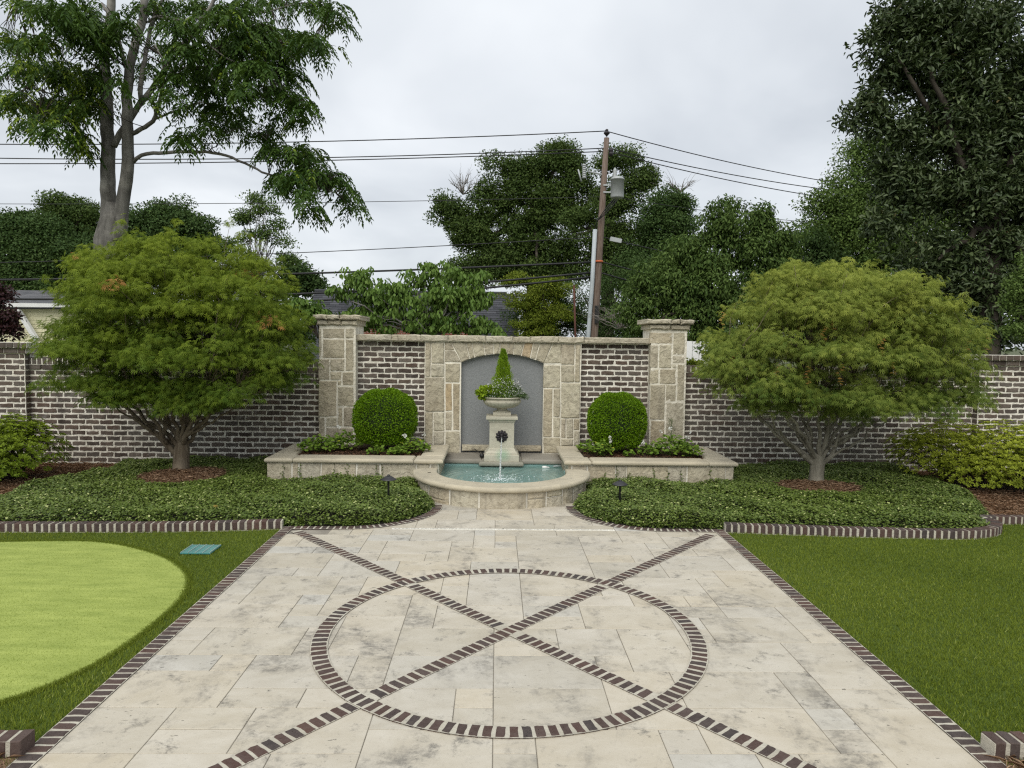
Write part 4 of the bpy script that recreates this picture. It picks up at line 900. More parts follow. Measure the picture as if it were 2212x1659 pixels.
# urn planting
def shrubthing(name, label, cat, group=None): return thing(name, label, cat, group)
t = thing('cypress_shrub', 'small pointed bright green conifer growing in the middle of the urn', 'shrub')
N = 7500; hgt = rng.random(N)**1.15; zt = 1.09+hgt*.66; rr = .165*(1-hgt)**.85*(.55+.45*rng.random(N))+.006; aa = rng.uniform(0, 2*math.pi, N)
rr *= 1+.22*np.sin(aa*5+zt*18)+.12*np.sin(zt*55+aa*3)
pos = np.stack([px+.01+rr*np.cos(aa), py+rr*np.sin(aa), zt], -1)+rng.normal(0, .009, (N, 3)); outw = np.stack([np.cos(aa)*.45, np.sin(aa)*.45, np.ones(N)], -1)+rng.normal(0, .2, (N, 3))
foliage('foliage', t, LCYP, pos, outw, rdir(N), .032, .009, np.clip(rng.random(N)*.6+.4*(rr/.13), 0, 1))
mb = MB(); mb.tube([(px+.01, py, 1.06), (px+.01, py, 1.6)], [.012, .004], 6); mb.build('stem', BARKD, t)
def leafball(t, c, r, n_, m, ln, wd, T=T_LEAF, nm='foliage', up=.6, tone0=.2, tone1=.7):
    d = rdir(n_); d[:, 2] = np.abs(d[:, 2])*.95-.05; p = np.array(c)+d*np.array(r)*(.55+.45*rng.random(n_))[:, None]; nr = unit(d+np.array([0, 0, up])+rng.normal(0, .35, (n_, 3))); dd = d+rng.normal(0, .6, (n_, 3))
    return foliage(nm, t, m, p, dd, nr, ln*rng.uniform(.7, 1.25, n_), wd*rng.uniform(.7, 1.25, n_), np.clip(tone0+tone1*rng.random(n_), 0, 1), T)
t = thing('sweet_potato_vine', 'lime green leafy plant spilling over the left side of the urn', 'plant')
leafball(t, (px-.22, py-.06, 1.13), (.13, .12, .12), 420, LLIME, .05, .04, T_ROUND); leafball(t, (px-.265, py-.08, 1.07), (.045, .06, .055), 110, LLIME, .045, .036, T_ROUND)
mb = MB(); branches(mb, (px-.1, py, 1.08), [(px-.2, py-.05, 1.17), (px-.28, py-.07, 1.1), (px-.26, py-.1, 1.06)], .004, sides=5); mb.build('stem', BARKD, t)
t = thing('euphorbia', 'airy plant with many tiny white flowers right of the conifer in the urn', 'plant')
leafball(t, (px+.12, py-.05, 1.10), (.19, .19, .22), 1500, LGREY, .028, .009); leafball(t, (px-.02, py-.12, 1.09), (.17, .12, .23), 1100, LBED, .028, .010)
N = 760; d = rdir(N); d[:, 2] = np.abs(d[:, 2]); c = np.where(rng.random((N, 1)) < .65, [[px+.11, py-.06, 1.12]], [[px-.04, py-.12, 1.11]]); p = c+d*np.array([.20, .17, .27])*(.6+.5*rng.random(N))[:, None]
foliage('flowers', t, FLOW, p, rdir(N), rdir(N), .013, .013, rng.random(N), T_LEAF)
mb = MB(); branches(mb, (px+.05, py-.03, 1.07), [tuple(q) for q in p[:22]], .0022, sides=4); mb.build('stem', LGREY, t)
t = thing('trailing_sedum', 'blue green trailing plant hanging over the right rim of the urn', 'plant')
for k in range(14):
    a = rng.uniform(-.5, .35); L_ = rng.uniform(.10, .17); n_ = 45; tt = rng.random(n_); bx = px+.21+tt*L_*math.cos(a); by = py-.05+rng.uniform(-.12, .06)+tt*0; bz = 1.10+.04*np.sin(tt*2.5)-tt*.03*(k % 3)
    p = np.stack([bx, np.full(n_, by), bz], -1)+rng.normal(0, .007, (n_, 3)); foliage('foliage', t, LGREY, p, rdir(n_)+np.array([.5, 0, .3]), rdir(n_), .022, .008, rng.random(n_)*.8)
t = thing('trailing_sedum', 'grey green rosette plant between the lime leaves and the urn rim', 'plant')
leafball(t, (px-.13, py-.15, 1.10), (.10, .08, .07), 420, LGREY, .028, .010)

# ---- boxwood balls
def boxwood(c, r, label):
    t = thing('boxwood_ball', label, 'shrub', 'clipped boxwood balls in the planters', (c[0], c[1], .34))
    N = 24000; d = rdir(N); d[:, 2] = np.where(d[:, 2] < -.88, -d[:, 2], d[:, 2])
    sq_ = np.sign(d)*np.abs(d)**.86; p = np.array(c)+sq_*np.array(r)*(1.0-.07*rng.random(N)**1.2+.012*rng.normal(size=N))[:, None]
    p += .012*np.sin(p[:, [1, 2, 0]]*23)
    nr = unit(d+rng.normal(0, .55, (N, 3))); foliage('foliage', t, LBOX, p, d+rng.normal(0, .6, (N, 3)), nr, rng.uniform(.017, .028, N), .014, np.clip(.12+.8*rng.random(N), 0, 1))
    mb = MB(); ell(mb, c, (r[0]*.90, r[1]*.90, r[2]*.90), 24, 16); mb.build('shaded_twig_core', m_simple('shaded_twig_core', (.010, .022, .004), (.02, .035, .008), 30, .95, .02), t, True)  # solid core for the twig mass, inner shade put into its dark colour
    mb = MB(); mb.tube([(c[0], c[1], .32), (c[0], c[1], .6)], .03, 7); mb.build('trunk', BARKD, t)
boxwood((-1.655, 9.85, .79), (.43, .41, .40), 'clipped boxwood ball in the left planter')
boxwood((1.60, 9.85, .775), (.405, .39, .40), 'clipped boxwood ball in the right planter')
# ---- bedding plants
def bedding(x, y, r, h, label, fl_=0, y2=0):
    t = thing('bedding_plant', label, 'plant', 'low leafy plants in the stone planters', (x, y, .34)); n_ = int(260*(r/.2)**2)
    a = rng.uniform(0, 2*math.pi, n_); q = np.sqrt(rng.random(n_)); top = h*(1-q**2*.6); p = np.stack([x+r*q*np.cos(a)*1.2, y+r*.85*q*np.sin(a), .35+top*(.35+.65*rng.random(n_))], -1)
    nr = unit(np.stack([rng.normal(0, .45, n_), rng.normal(-.35, .45, n_), np.ones(n_)], -1)); tone = np.clip(.15+.7*rng.random(n_), 0, .9); tone = np.where(rng.random(n_) < .025, .97, tone)
    foliage('foliage', t, LBED, p, rdir(n_)*[1, 1, .3], nr, rng.uniform(.03, .055, n_), rng.uniform(.028, .045, n_), tone, T_ROUND)
    mb = MB(); branches(mb, (x, y, .33), [tuple(v) for v in p[:26]], .0022, sides=4); mb.build('stems', LBED, t)
    for k in range(fl_):
        f = p[rng.integers(n_)]; cz = .35+h*rng.uniform(.95, 1.3); c = np.array([f[0], y-r*.3, cz]); m_ = 14; foliage('flower', t, FLOW, c+rdir(m_)*.016, rdir(m_), rdir(m_), .022, .018, rng.random(m_), T_ROUND)
bedding(-2.52, 9.62, .23, .22, 'leafy strawberry-like clump at the far left end of the left planter')
bedding(-2.22, 9.75, .22, .27, 'tall leafy clump with a flower in front of the left stone pier', 1)
bedding(-1.72, 9.42, .10, .13, 'small sparse leafy clump in front of the left boxwood ball')
bedding(-1.43, 9.40, .13, .12, 'low yellowing clump between the small sprig and the big right clump of the left planter')
bedding(-1.24, 9.60, .20, .21, 'full leafy clump with white flowers at the right end of the left planter', 3)
bedding(1.20, 9.72, .15, .20, 'darker leafy clump against the pilaster at the left end of the right planter')
bedding(1.34, 9.48, .15, .21, 'bright green clump with white flowers near the inner corner of the right planter', 2)
bedding(1.69, 9.45, .07, .10, 'tiny sprig alone in the mulch before the right boxwood ball')
bedding(2.00, 9.55, .14, .17, 'leafy clump right of the tiny sprig in the right planter', 1)
bedding(2.32, 9.62, .24, .29, 'large leafy mound before the right stone pier', 3)
bedding(2.52, 9.50, .18, .21, 'leafy clump at the far right end of the right planter', 1)
t = thing('fennel_plant', 'wispy upright feathery plant in front of the right stone pier', 'plant'); N = 700; hh = rng.random(N)
p = np.stack([2.35+rng.normal(0, .05, N)*(1.3-hh), 9.78+rng.normal(0, .04, N), .45+.38*hh], -1); foliage('foliage', t, LMID, p, rdir(N)+[0, 0, .6], rdir(N), .022, .002, rng.random(N)); mb = MB(); mb.tube([(2.35, 9.78, .34), (2.36, 9.78, .8)], .004, 5); mb.build('stem', LMID, t)
# vine tendrils creeping up the planter fronts
def tendril(x, h, yF=8.985, seed=0):
    rs = np.random.default_rng(seed); n_ = 12; z = .08+np.linspace(0, h, n_); xx = x+np.cumsum(rs.normal(0, .007, n_)); pts = np.stack([xx, np.full(n_, yF), z], -1); return pts
mb = MB(); LP = []
for i, (x, h) in enumerate([(-2.82, .22), (-2.62, .20), (-2.17, .26), (-1.98, .20), (-1.62, .24), (-1.55, .2), (1.27, .12), (1.47, .22), (1.66, .14), (1.95, .22), (2.14, .16), (2.28, .18), (2.66, .20)]):
    pts = tendril(x, h, seed=i); mb.tube(pts, [.0018]*len(pts), 4); LP.append(pts+rng.normal(0, .006, pts.shape)*[1, .3, 1]); LP.append(pts[:6]+rng.normal(0, .014, (6, 3))*[1, .3, 1])
LP = np.concatenate(LP); LP[:, 1] = np.minimum(LP[:, 1], 8.985); o = mb.build('vine_stems', BARKD); tag(o, 'thin vine tendrils climbing the planter fronts from the ivy', 'vine', kind='stuff')
foliage('vine_leaves', o, LJAS, LP, rdir(len(LP)), unit(rng.normal(0, .4, (len(LP), 3))+[0, -1, .3]), .026, .017, np.clip(.2+.4*rng.random(len(LP)), 0, .9))

# ---- path lights
def path_light(x, y, zt, label):
    t = thing('path_light', label, 'path light', 'black mushroom path lights', (x, y, .012))
    mb = MB(); mb.lathe([(.0125, .0), (.0125, zt-.06-.012), (.018, zt-.055-.012), (.021, zt-.035-.012)], (0, 0, 0), 14); mb.build('stem', METAL, t, True).location = (0, 0, 0)
    h = zt-.012
    mb = MB(); mb.lathe([(.015, h-.038), (.082, h-.045), (.088, h-.046), (.088, h-.042), (.07, h-.032), (.045, h-.016), (.032, h-.008), (.018, h-.006), (.002, h-.006)], (0, 0, 0), 32); mb.build('shade', METAL, t, True).location = (0, 0, 0)
    mb = MB(); mb.lathe([(.0165, h-.008), (.0165, h+.004), (.012, h+.009), (.002, h+.010)], (0, 0, 0), 14); mb.build('finial', METAL, t, True).location = (0, 0, 0)
path_light(-1.285, 7.74, .385, 'black mushroom path light standing in the ivy left of the basin')
path_light(1.275, 7.68, .365, 'black mushroom path light standing in the ivy right of the basin')
# ---- small loose things
t = thing('floating_tube', 'white plastic tube floating in the water near the right basin wall', 'tube'); mb = MB(); mb.tube([(.545, 9.70, .142), (.60, 9.70, .14), (.605, 9.70, .14), (.645, 9.695, .137)], [.018, .020, .015, .010], 12); mb.build('tube_body', WHITE, t, True)
t = thing('return_nozzle', 'pale pipe nozzle poking from the right basin wall just above the water', 'nozzle'); mb = MB(); mb.tube([(.70, 9.73, .15), (.825, 9.76, .155)], .009, 10); mb.build('pipe', GALV, t, True)
t = thing('hose_fitting', 'round black hose fitting on the ledge left of the pedestal', 'fitting'); mb = MB(); ell(mb, (-.30, 9.98, .25), (.036, .03, .032), 14, 8); mb.build('coupling', BLACK, t, True); mb = MB(); mb.tube([(-.31, 10.0, .255), (-.34, 10.2, .26), (-.42, 10.38, .285)], .006, 6); mb.build('hose', BLACK, t, True)
t = thing('submerged_pump_arm', 'small dark pipe under the water jet in front of the plinth', 'pipe'); mb = MB(); mb.tube([(.01, 9.66, .135), (-.06, 9.45, .08), (-.10, 9.3, .03)], .010, 7); mb.build('pipe', BLACK, t, True)
def fallen(name, x, y, z, s, label, m=LMAPR):
    o = foliage(name, None, m, np.array([[x, y, z]]), np.array([[.8, .5, .1]]), np.array([[.1, -.3, 1.]]), s, s, np.array([.99]), T_MAPLE); tag(o, label, 'leaf')
g_ = gz(462, 1098, .14); fallen('fallen_leaf', g_[0], g_[1], .165, .05, 'single fallen orange maple leaf on the left ivy bed')
t = MB(); t.box(-.94, -.90, 8.62, 8.632, .253, .258); tag(t.build('dry_twig', BARKD), 'tiny dark dry leaf lying on the left end of the basin rim', 'leaf')

# ================================================================== MAPLES
def maple(key, label, m, blobs, tk, zsplit, ntwig, nspray, nleaf, top):
    t = thing('maple_tree', label, 'tree', 'low spreading laceleaf maples', (*tk, .05))
    B = []
    for (u, v, ru, rv, Y, ry) in blobs:
        c = at(u, v, Y); s = Y/_f; B.append((*c, ru*s, ry, rv*s))
    B = np.array(B)
    w = B[:, 3]*B[:, 5]+.05; w /= w.sum(); idx = rng.choice(len(B), nspray, p=w); d = rdir(nspray); d[:, 2] = np.where(d[:, 2] < -.35, -.35*rng.random(nspray), d[:, 2]); q = .60+.45*rng.random(nspray)**.6
    C = B[idx, :3]+d*B[idx, 3:6]*q[:, None]
    # ragged outer shoots
    ex = rng.choice(nspray, 190); C = np.concatenate([C, C[ex]+d[ex]*rng.uniform(.10, .24, (190, 1))+rng.normal(0, .05, (190, 3))]); small = np.concatenate([np.zeros(nspray, bool), np.ones(190, bool)]); nspray += 190
    # leaves in drooping umbrella sprays
    k = np.repeat(np.arange(nspray), nleaf); N = len(k); Rs = np.where(small, rng.uniform(.05, .10, nspray), rng.uniform(.12, .30, nspray))[k]; kp = ~small[k] | (rng.random(N) < .22); k, Rs = k[kp], Rs[kp]; N = len(k); a = rng.uniform(0, 2*math.pi, N); r = Rs*np.sqrt(rng.random(N))
    p = C[k]+np.stack([r*np.cos(a), r*np.sin(a), .04-.9*r*r/Rs*.55+rng.normal(0, .028, N)], -1)
    outd = np.stack([np.cos(a), np.sin(a), -.25-1.0*(r/Rs)], -1)+rng.normal(0, .6, (N, 3)); nr = unit(np.stack([np.cos(a)*.5, np.sin(a)*.5-.25, np.ones(N)*.9], -1)+rng.normal(0, .35, (N, 3)))
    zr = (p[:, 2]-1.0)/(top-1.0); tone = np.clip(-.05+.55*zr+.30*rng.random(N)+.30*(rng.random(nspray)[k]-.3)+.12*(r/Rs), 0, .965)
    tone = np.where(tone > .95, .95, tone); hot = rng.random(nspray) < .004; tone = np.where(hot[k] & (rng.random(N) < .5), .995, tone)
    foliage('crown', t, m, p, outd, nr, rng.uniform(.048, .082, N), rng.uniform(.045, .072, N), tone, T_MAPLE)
    return t, C, B
def trunk_limbs(t, tk, zsp, limbs, C, r0, base_r, bark=None):
    bark = bark or BARKM
    mb = MB(); x, y = tk; sp = np.array([x+.02, y, zsp])
    mb.tube([(x, y, -.05), (x, y, .08), (x+.005, y, .2), (x+.012, y, .34), (x+.02, y, zsp), (x+.03, y, zsp+.1)], [base_r*1.35, base_r*1.12, base_r*.98, base_r*.95, base_r*.92, base_r*.5], 14)
    ends = []; prim = []
    for n_, (u, v, Y, rr, zb) in enumerate(limbs):
        e_ = at(u, v, Y)
        if n_ % 2 == 0 or not prim:
            b0 = np.array([x+.012+rng.normal(0, .012), y+rng.normal(0, .012), zb]); r_s = max(rr*1.12, .034)
        else:
            Q, ra = min(prim, key=lambda q: abs(q[0][-1][0]-e_[0])); i_ = int(rng.integers(2, 5)); b0 = Q[i_].copy(); r_s = min(rr*.85, ra*.7)
        L_ = np.linalg.norm(e_-b0); mid = b0+(e_-b0)*rng.uniform(.35, .55)+np.array([0, 0, -.01*L_+.02]); ts = np.linspace(0, 1, 10)[:, None]
        pts = (1-ts)**2*b0+2*ts*(1-ts)*mid+ts**2*e_; pts[2:-1] += rng.normal(size=(7, 3))*.020
        if n_ % 2 == 0 or not prim: prim.append((pts, r_s))
        mb.tube(pts, list(np.linspace(r_s, r_s*.40, 10)*rng.uniform(.92, 1.08, 10)), 9); ends.append(e_)
    mb.build('trunk', bark, t, True)
    tw = MB(); ends = np.array(ends)
    for c in C[rng.choice(len(C), min(len(C), 260), replace=False)]:
        e_ = ends[np.argmin(np.linalg.norm(ends-c, axis=1)+rng.random(len(ends))*.25)]; branches(tw, e_, [c], .0075, sides=5, wob=.2, r1=.3)
    tw.build('branches', BARKM, t, True)
BL_ = [(275, 590, 100, 62, 9.3, .75), (395, 572, 150, 60, 9.3, .85), (520, 610, 95, 58, 9.3, .7), (225, 650, 60, 60, 9.3, .7), (330, 650, 150, 80, 9.0, 1.0), (480, 660, 130, 75, 9.0, 1.0), (580, 690, 75, 55, 9.2, .8), (205, 745, 72, 55, 9.1, .8), (290, 745, 140, 65, 8.9, 1.05), (440, 760, 150, 65, 8.8, 1.1), (568, 765, 82, 55, 9.1, .9), (230, 815, 95, 45, 9.0, .8), (360, 848, 120, 34, 8.9, .9), (500, 840, 120, 38, 9.0, .9), (590, 805, 55, 38, 9.1, .6), (290, 850, 70, 25, 9.1, .6), (430, 868, 60, 16, 8.8, .5), (160, 710, 30, 22, 9.3, .4)]
t, C, B = maple('L', 'larger dense green laceleaf maple on the left, in front of the brick wall', LMAPL, BL_, TK['L'], .45, 0, 860, 62, 3.3)
trunk_limbs(t, TK['L'], .42, [(262, 872, 9.2, .042, .28), (300, 860, 8.9, .032, .38), (250, 850, 9.5, .026, .4), (345, 820, 9.3, .042, .38), (320, 850, 9.6, .032, .45), (375, 840, 9.0, .034, .45), (425, 780, 9.4, .060, .36), (405, 820, 9.1, .036, .45), (450, 830, 8.9, .034, .42), (515, 845, 9.0, .044, .33), (480, 860, 9.4, .03, .42), (550, 850, 9.3, .028, .4), (285, 875, 9.4, .024, .34), (230, 865, 9.0, .022, .32), (360, 800, 9.2, .03, .4), (460, 800, 9.3, .028, .4), (390, 850, 8.8, .024, .45), (535, 870, 9.2, .022, .36)], C, 0, .105)
BR_ = [(1750, 615, 105, 50, 8.9, .7), (1885, 640, 100, 55, 8.9, .75), (1680, 670, 95, 50, 8.8, .8), (1800, 680, 140, 65, 8.6, .95), (1950, 690, 95, 50, 8.8, .8), (2010, 730, 70, 45, 8.9, .7), (1610, 735, 70, 40, 8.8, .7), (1720, 745, 120, 55, 8.4, 1.0), (1870, 760, 120, 50, 8.5, 1.0), (1990, 790, 95, 45, 8.8, .8), (1590, 790, 60, 45, 8.8, .6), (1660, 825, 95, 48, 8.6, .8), (1790, 845, 105, 42, 8.5, .9), (1925, 865, 95, 38, 8.7, .8), (2035, 845, 65, 45, 9.0, .6), (1690, 872, 70, 22, 8.6, .6), (1850, 885, 60, 18, 8.7, .5)]
t, C, B = maple('R', 'smaller yellow-tipped laceleaf maple on the right with orange shoots', LMAPR, BR_, TK['R'], .45, 0, 720, 60, 3.0)
trunk_limbs(t, TK['R'], .38, [(1600, 872, 8.9, .034, .30), (1640, 890, 8.6, .028, .33), (1665, 850, 9.1, .030, .38), (1742, 830, 8.9, .044, .36), (1700, 870, 8.7, .03, .40), (1715, 840, 9.1, .030, .42), (1815, 850, 8.8, .036, .34), (1790, 850, 9.0, .03, .38), (1850, 860, 9.2, .028, .33), (1950, 880, 8.8, .036, .20), (1900, 870, 9.1, .03, .24), (1995, 850, 8.9, .026, .3), (1620, 885, 9.1, .020, .33), (1580, 850, 8.8, .022, .3), (1765, 850, 8.7, .026, .40), (1870, 885, 8.7, .024, .30), (1830, 830, 9.1, .024, .36), (1930, 900, 9.0, .024, .22), (1680, 880, 8.9, .02, .38)], C, 0, .092, BARKR)
# orange upright new shoots
shoots = [(1828, 650, 8.3), (1780, 720, 8.0), (1800, 700, 8.0), (1905, 745, 8.1), (1930, 785, 8.1), (1560, 690, 8.6), (2090, 745, 8.7), (2130, 740, 8.9), (1680, 805, 8.1), (1745, 808, 8.0), (1585, 775, 8.5), (2085, 810, 8.8), (1815, 805, 7.9)]
for i, (u, v, Y) in enumerate(shoots):
    n_ = 16; tt = np.linspace(0, 1, n_); c = at(u, v, Y); p = np.stack([c[0]+.02*np.sin(tt*9), np.full(n_, c[1]), c[2]-.11+.2*tt], -1)+rng.normal(0, .008, (n_, 3)); a = np.arange(n_)*2.4
    tone = np.where(rng.random(n_) < .75, .995, .9); foliage('shoot', t, LMAPR, p, np.stack([np.cos(a), np.sin(a), np.full(n_, -.15)], -1), np.tile([[0, -.5, 1.]], (n_, 1)), .042, .04, tone, T_MAPLE)

# ================================================================== AZALEAS
def azalea(label, m, blobs, nst, nros, grp):
    t = thing('azalea_bush', label, 'shrub', 'loose azalea bushes on the pine straw'); nros = int(nros*1.9); B = np.array(blobs, float)
    w = B[:, 3]*B[:, 5]; idx = rng.choice(len(B), nros, p=w/w.sum()); d = rdir(nros); d[:, 2] = np.where(d[:, 2] < -.6, -d[:, 2]*.5, d[:, 2]); C = B[idx, :3]+d*B[idx, 3:6]*(.55+.5*rng.random(nros)**.6)[:, None]; C[:, 2] = np.maximum(C[:, 2], .08)
    nl = 9; k = np.repeat(np.arange(nros), nl); N = len(k); a = np.tile(np.arange(nl)*2*math.pi/nl*1.7, nros)+rng.normal(0, .3, N); ax = unit(d+np.array([0, 0, 1.1]))[k]
    u_ = unit(np.cross(ax, [[.3, 1, .2]])); v_ = np.cross(ax, u_); dr_ = u_*np.cos(a)[:, None]+v_*np.sin(a)[:, None]+ax*.45; p = C[k]+dr_*.004
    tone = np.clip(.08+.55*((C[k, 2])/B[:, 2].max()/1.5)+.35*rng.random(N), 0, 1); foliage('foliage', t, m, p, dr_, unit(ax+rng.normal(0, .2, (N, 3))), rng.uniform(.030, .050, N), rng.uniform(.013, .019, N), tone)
    mb = MB(); base = B[:, :2].mean(0)
    for c in C[rng.choice(nros, nst)]: branches(mb, (base[0]+(c[0]-base[0])*.35, base[1]+(c[1]-base[1])*.3, .02), [c], .007, sides=5, wob=.2, r1=.3)
    mb.build('stems', BARKD, t)
azalea('sparse olive green azalea bush at the left edge beside the brick pier', LAZL, [(-6.75, 9.1, .46, .75, .55, .40), (-6.15, 9.15, .40, .48, .5, .35), (-7.6, 9.2, .5, .7, .6, .40), (-6.35, 9.25, .62, .34, .35, .24), (-6.5, 8.8, .26, .6, .45, .26)], 150, 1700, 0)
azalea('bright yellow green azalea bush at the right edge under the brick pier', LAZR, [(6.0, 9.35, .50, .48, .55, .40), (6.6, 9.15, .50, .6, .6, .42), (7.3, 9.1, .50, .7, .6, .42), (5.72, 9.5, .42, .38, .5, .34), (6.70, 8.80, .34, .65, .50, .32), (6.1, 8.95, .28, .45, .4, .26), (7.4, 8.7, .34, .6, .5, .32)], 170, 2600, 0)

# ================================================================== BEYOND THE WALL
def lm(p): return (p[0]*.372, p[1]*.372)
# ---- big tree at the left
bt = thing('walnut_tree', 'tall two-stemmed grey-barked tree with hanging compound leaves behind the left maple', 'tree', None)
YT = 15.0
def limb(mb, pts, w0, w1, Y0=YT, dY=0., sides=10):
    k = len(pts); P = []; 
    for i, q in enumerate(pts): P.append(at(*lm(q), Y0+dY*i/max(1, k-1)))
    P = np.array(P); cum = np.concatenate([[0], np.cumsum(np.linalg.norm(np.diff(P, axis=0), axis=1))]); n_ = max(6, k*3); s = np.linspace(0, cum[-1], n_)
    Q = np.stack([np.interp(s, cum, P[:, i]) for i in range(3)], -1); Q[1:-1] = (Q[:-2]+2*Q[1:-1]+Q[2:])/4; Q[1:-1] += rng.normal(0, .008, Q[1:-1].shape)
    px_ = .372*Y0/_f/2*.86; mb.tube(Q, list(np.linspace(w0*px_, w1*px_, n_)), sides); return Q
base1 = gz(240, 1000, 0)
mb = MB(); q = at(*lm((650, 1390)), YT)
mb.tube([(q[0], YT, -.1), (q[0]-.02, YT, 1.2), (q[0]-.05, YT-.02, q[2]), at(*lm((655, 1290)), YT), at(*lm((660, 1180)), YT)], [.40, .31, .285, .25, .16], 16)
limb(mb, [(640, 1400), (632, 1250), (625, 1000), (628, 850), (620, 700), (615, 500), (600, 300), (640, 100), (650, -150)], 105, 45, sides=14)
limb(mb, [(690, 1400), (712, 1180), (742, 980), (737, 700), (742, 500), (752, 380), (790, 250), (830, 100), (850, -150)], 90, 40, YT-.15, 0, 14)
mb.build('trunk', BARKG, bt, True)
LB = [([(660, 850), (700, 780), (780, 650), (820, 590), (880, 520), (950, 420), (990, 300), (1100, 230), (1190, 110), (1280, -80)], 42, 22, .4), ([(820, 590), (812, 480), (850, 300), (870, 150), (970, -60)], 32, 22, .3), ([(760, 780), (860, 735), (908, 680), (930, 560), (955, 470), (1020, 395), (1210, 385)], 30, 13, -.8), ([(905, 690), (1000, 650), (1100, 612), (1190, 590)], 15, 7, -.5), ([(770, 945), (800, 897), (900, 890), (1050, 880), (1200, 880), (1330, 905), (1450, 960), (1550, 1015), (1650, 1040), (1790, 1062), (1950, 1120)], 26, 7, -.9), ([(1210, 880), (1260, 840), (1310, 770)], 8, 4, -.3), ([(860, 130), (910, 80), (1000, 110), (1130, 190), (1250, 290), (1350, 360), (1500, 410), (1620, 500), (1700, 600)], 15, 5, -.8), ([(900, 100), (1050, 120), (1270, 90), (1400, 70), (1550, 70), (1700, 20), (1850, 20)], 18, 7, .6), ([(1100, 200), (1300, 110), (1450, 180), (1650, 250), (1800, 270)], 12, 4, -.6), ([(580, 880), (480, 770), (350, 700), (230, 630)], 12, 5, -.5), ([(0, 455), (120, 470), (300, 550), (450, 590), (590, 620)], 5, 14, .3), ([(590, 420), (450, 300), (300, 220), (150, 200)], 15, 6, -.6), ([(600, 300), (450, 150), (300, 60), (100, 20)], 14, 6, .3), ([(900, 260), (960, 370), (1080, 490)], 10, 12, -.7), ([(730, 390), (690, 250), (680, 150), (590, 20)], 30, 20, .1), ([(1310, 770), (1420, 740), (1550, 800), (1600, 880)], 6, 3, -.2), ([(1000, 560), (1200, 530), (1400, 540), (1550, 560)], 8, 3, -.4), ([(480, 770), (450, 850)], 5, 3, 0)]
mb = MB(); AN = []
for pts, w0, w1, dY in LB: AN.append(limb(mb, pts, w0, w1, YT-.1, dY, 8))
AN = np.concatenate(AN); AN = AN[:]
FB = [(120, 25, 90, 25), (40, 250, 55, 80), (200, 250, 110, 55), (300, 60, 110, 55), (430, 120, 110, 120), (560, 220, 80, 170), (150, 400, 140, 60), (330, 430, 120, 80), (520, 470, 120, 90), (90, 590, 90, 70), (250, 640, 150, 80), (420, 640, 110, 80), (530, 610, 80, 70), (170, 730, 55, 45), (330, 770, 45, 55), (470, 800, 60, 70), (450, 880, 35, 30), (510, 900, 25, 30), (700, 150, 45, 100), (690, 490, 40, 40), (900, 50, 140, 50), (1050, 160, 110, 60), (1180, 50, 140, 45), (1300, 120, 110, 60), (1400, 50, 110, 50), (1600, 30, 130, 35), (1790, 40, 100, 40), (1930, 70, 65, 55), (1985, 150, 40, 45), (1500, 180, 110, 80), (1650, 230, 110, 65), (1790, 250, 100, 55), (1870, 290, 55, 35), (1450, 260, 130, 65), (1300, 300, 130, 80), (1100, 300, 100, 60), (960, 290, 70, 50), (1000, 450, 70, 50), (1150, 430, 90, 60), (1300, 430, 120, 75), (1450, 400, 110, 60), (1600, 400, 90, 60), (1700, 450, 65, 55), (1250, 530, 110, 50), (1400, 540, 90, 50), (1550, 540, 70, 45), (1690, 570, 80, 50), (1760, 620, 55, 60), (1730, 720, 55, 35), (1600, 690, 35, 50), (1080, 640, 70, 25), (1000, 560, 50, 40), (870, 600, 30, 30), (1230, 640, 70, 50), (1330, 650, 90, 40), (1220, 760, 60, 50), (1400, 730, 100, 40), (1500, 790, 90, 40), (1580, 870, 55, 50), (1080, 795, 60, 45), (1045, 850, 25, 25), (1700, 900, 90, 55), (1800, 900, 60, 45), (1600, 1040, 45, 55), (1700, 1050, 90, 60), (1800, 1000, 80, 70), (1930, 1020, 55, 50), (1770, 1130, 45, 55), (1820, 1230, 55, 45), (1950, 1080, 55, 50), (2020, 1150, 45, 50), (2045, 1220, 35, 40), (1600, 330, 100, 50), (850, 420, 40, 60)]
CP, CD = [], []
for (u, v, ru, rv) in FB:
    n_ = max(6, int(ru*rv/112)); cu, cv = rng.normal(u, ru*.50, n_), rng.normal(v, rv*.46, n_); Yc = YT-.5+rng.normal(0, .8)
    for a, c in zip(cu, cv):
        p = at(a*.372, c*.372-8, Yc+rng.normal(0, .35)); CP.append(p)
CP = np.array(CP); nC = len(CP)
az = rng.uniform(0, 2*math.pi, nC); rl = rng.uniform(.28, .46, nC); npair = 7; P_, D_, T_ = [], [], []
ctone = np.clip(.38+.25*rng.normal(size=nC), .05, .92); warm = (CP[:, 0] < at(240, 0, YT)[0]) & (rng.random(nC) < .30); ctone = np.where(warm, .99, ctone)
for j in range(npair*2+1):
    tj = (j//2+1.3)/(npair+1) if j < npair*2 else 1.; arch = tj; pos = CP+np.stack([np.cos(az)*rl*arch*.75, np.sin(az)*rl*arch*.75, .10*arch-.62*rl*arch**2*1.5], -1)
    tang = np.stack([np.cos(az), np.sin(az), np.full(nC, .15-1.7*arch)], -1); side = np.stack([-np.sin(az), np.cos(az), np.zeros(nC)], -1)*(1 if j % 2 else -1)
    dd = side*.9+tang*.55+[0, 0, -.45] if j < npair*2 else tang; P_.append(pos); D_.append(dd+rng.normal(0, .15, (nC, 3))); T_.append(ctone)
P_, D_, T_ = np.concatenate(P_), np.concatenate(D_), np.concatenate(T_); N = len(P_)
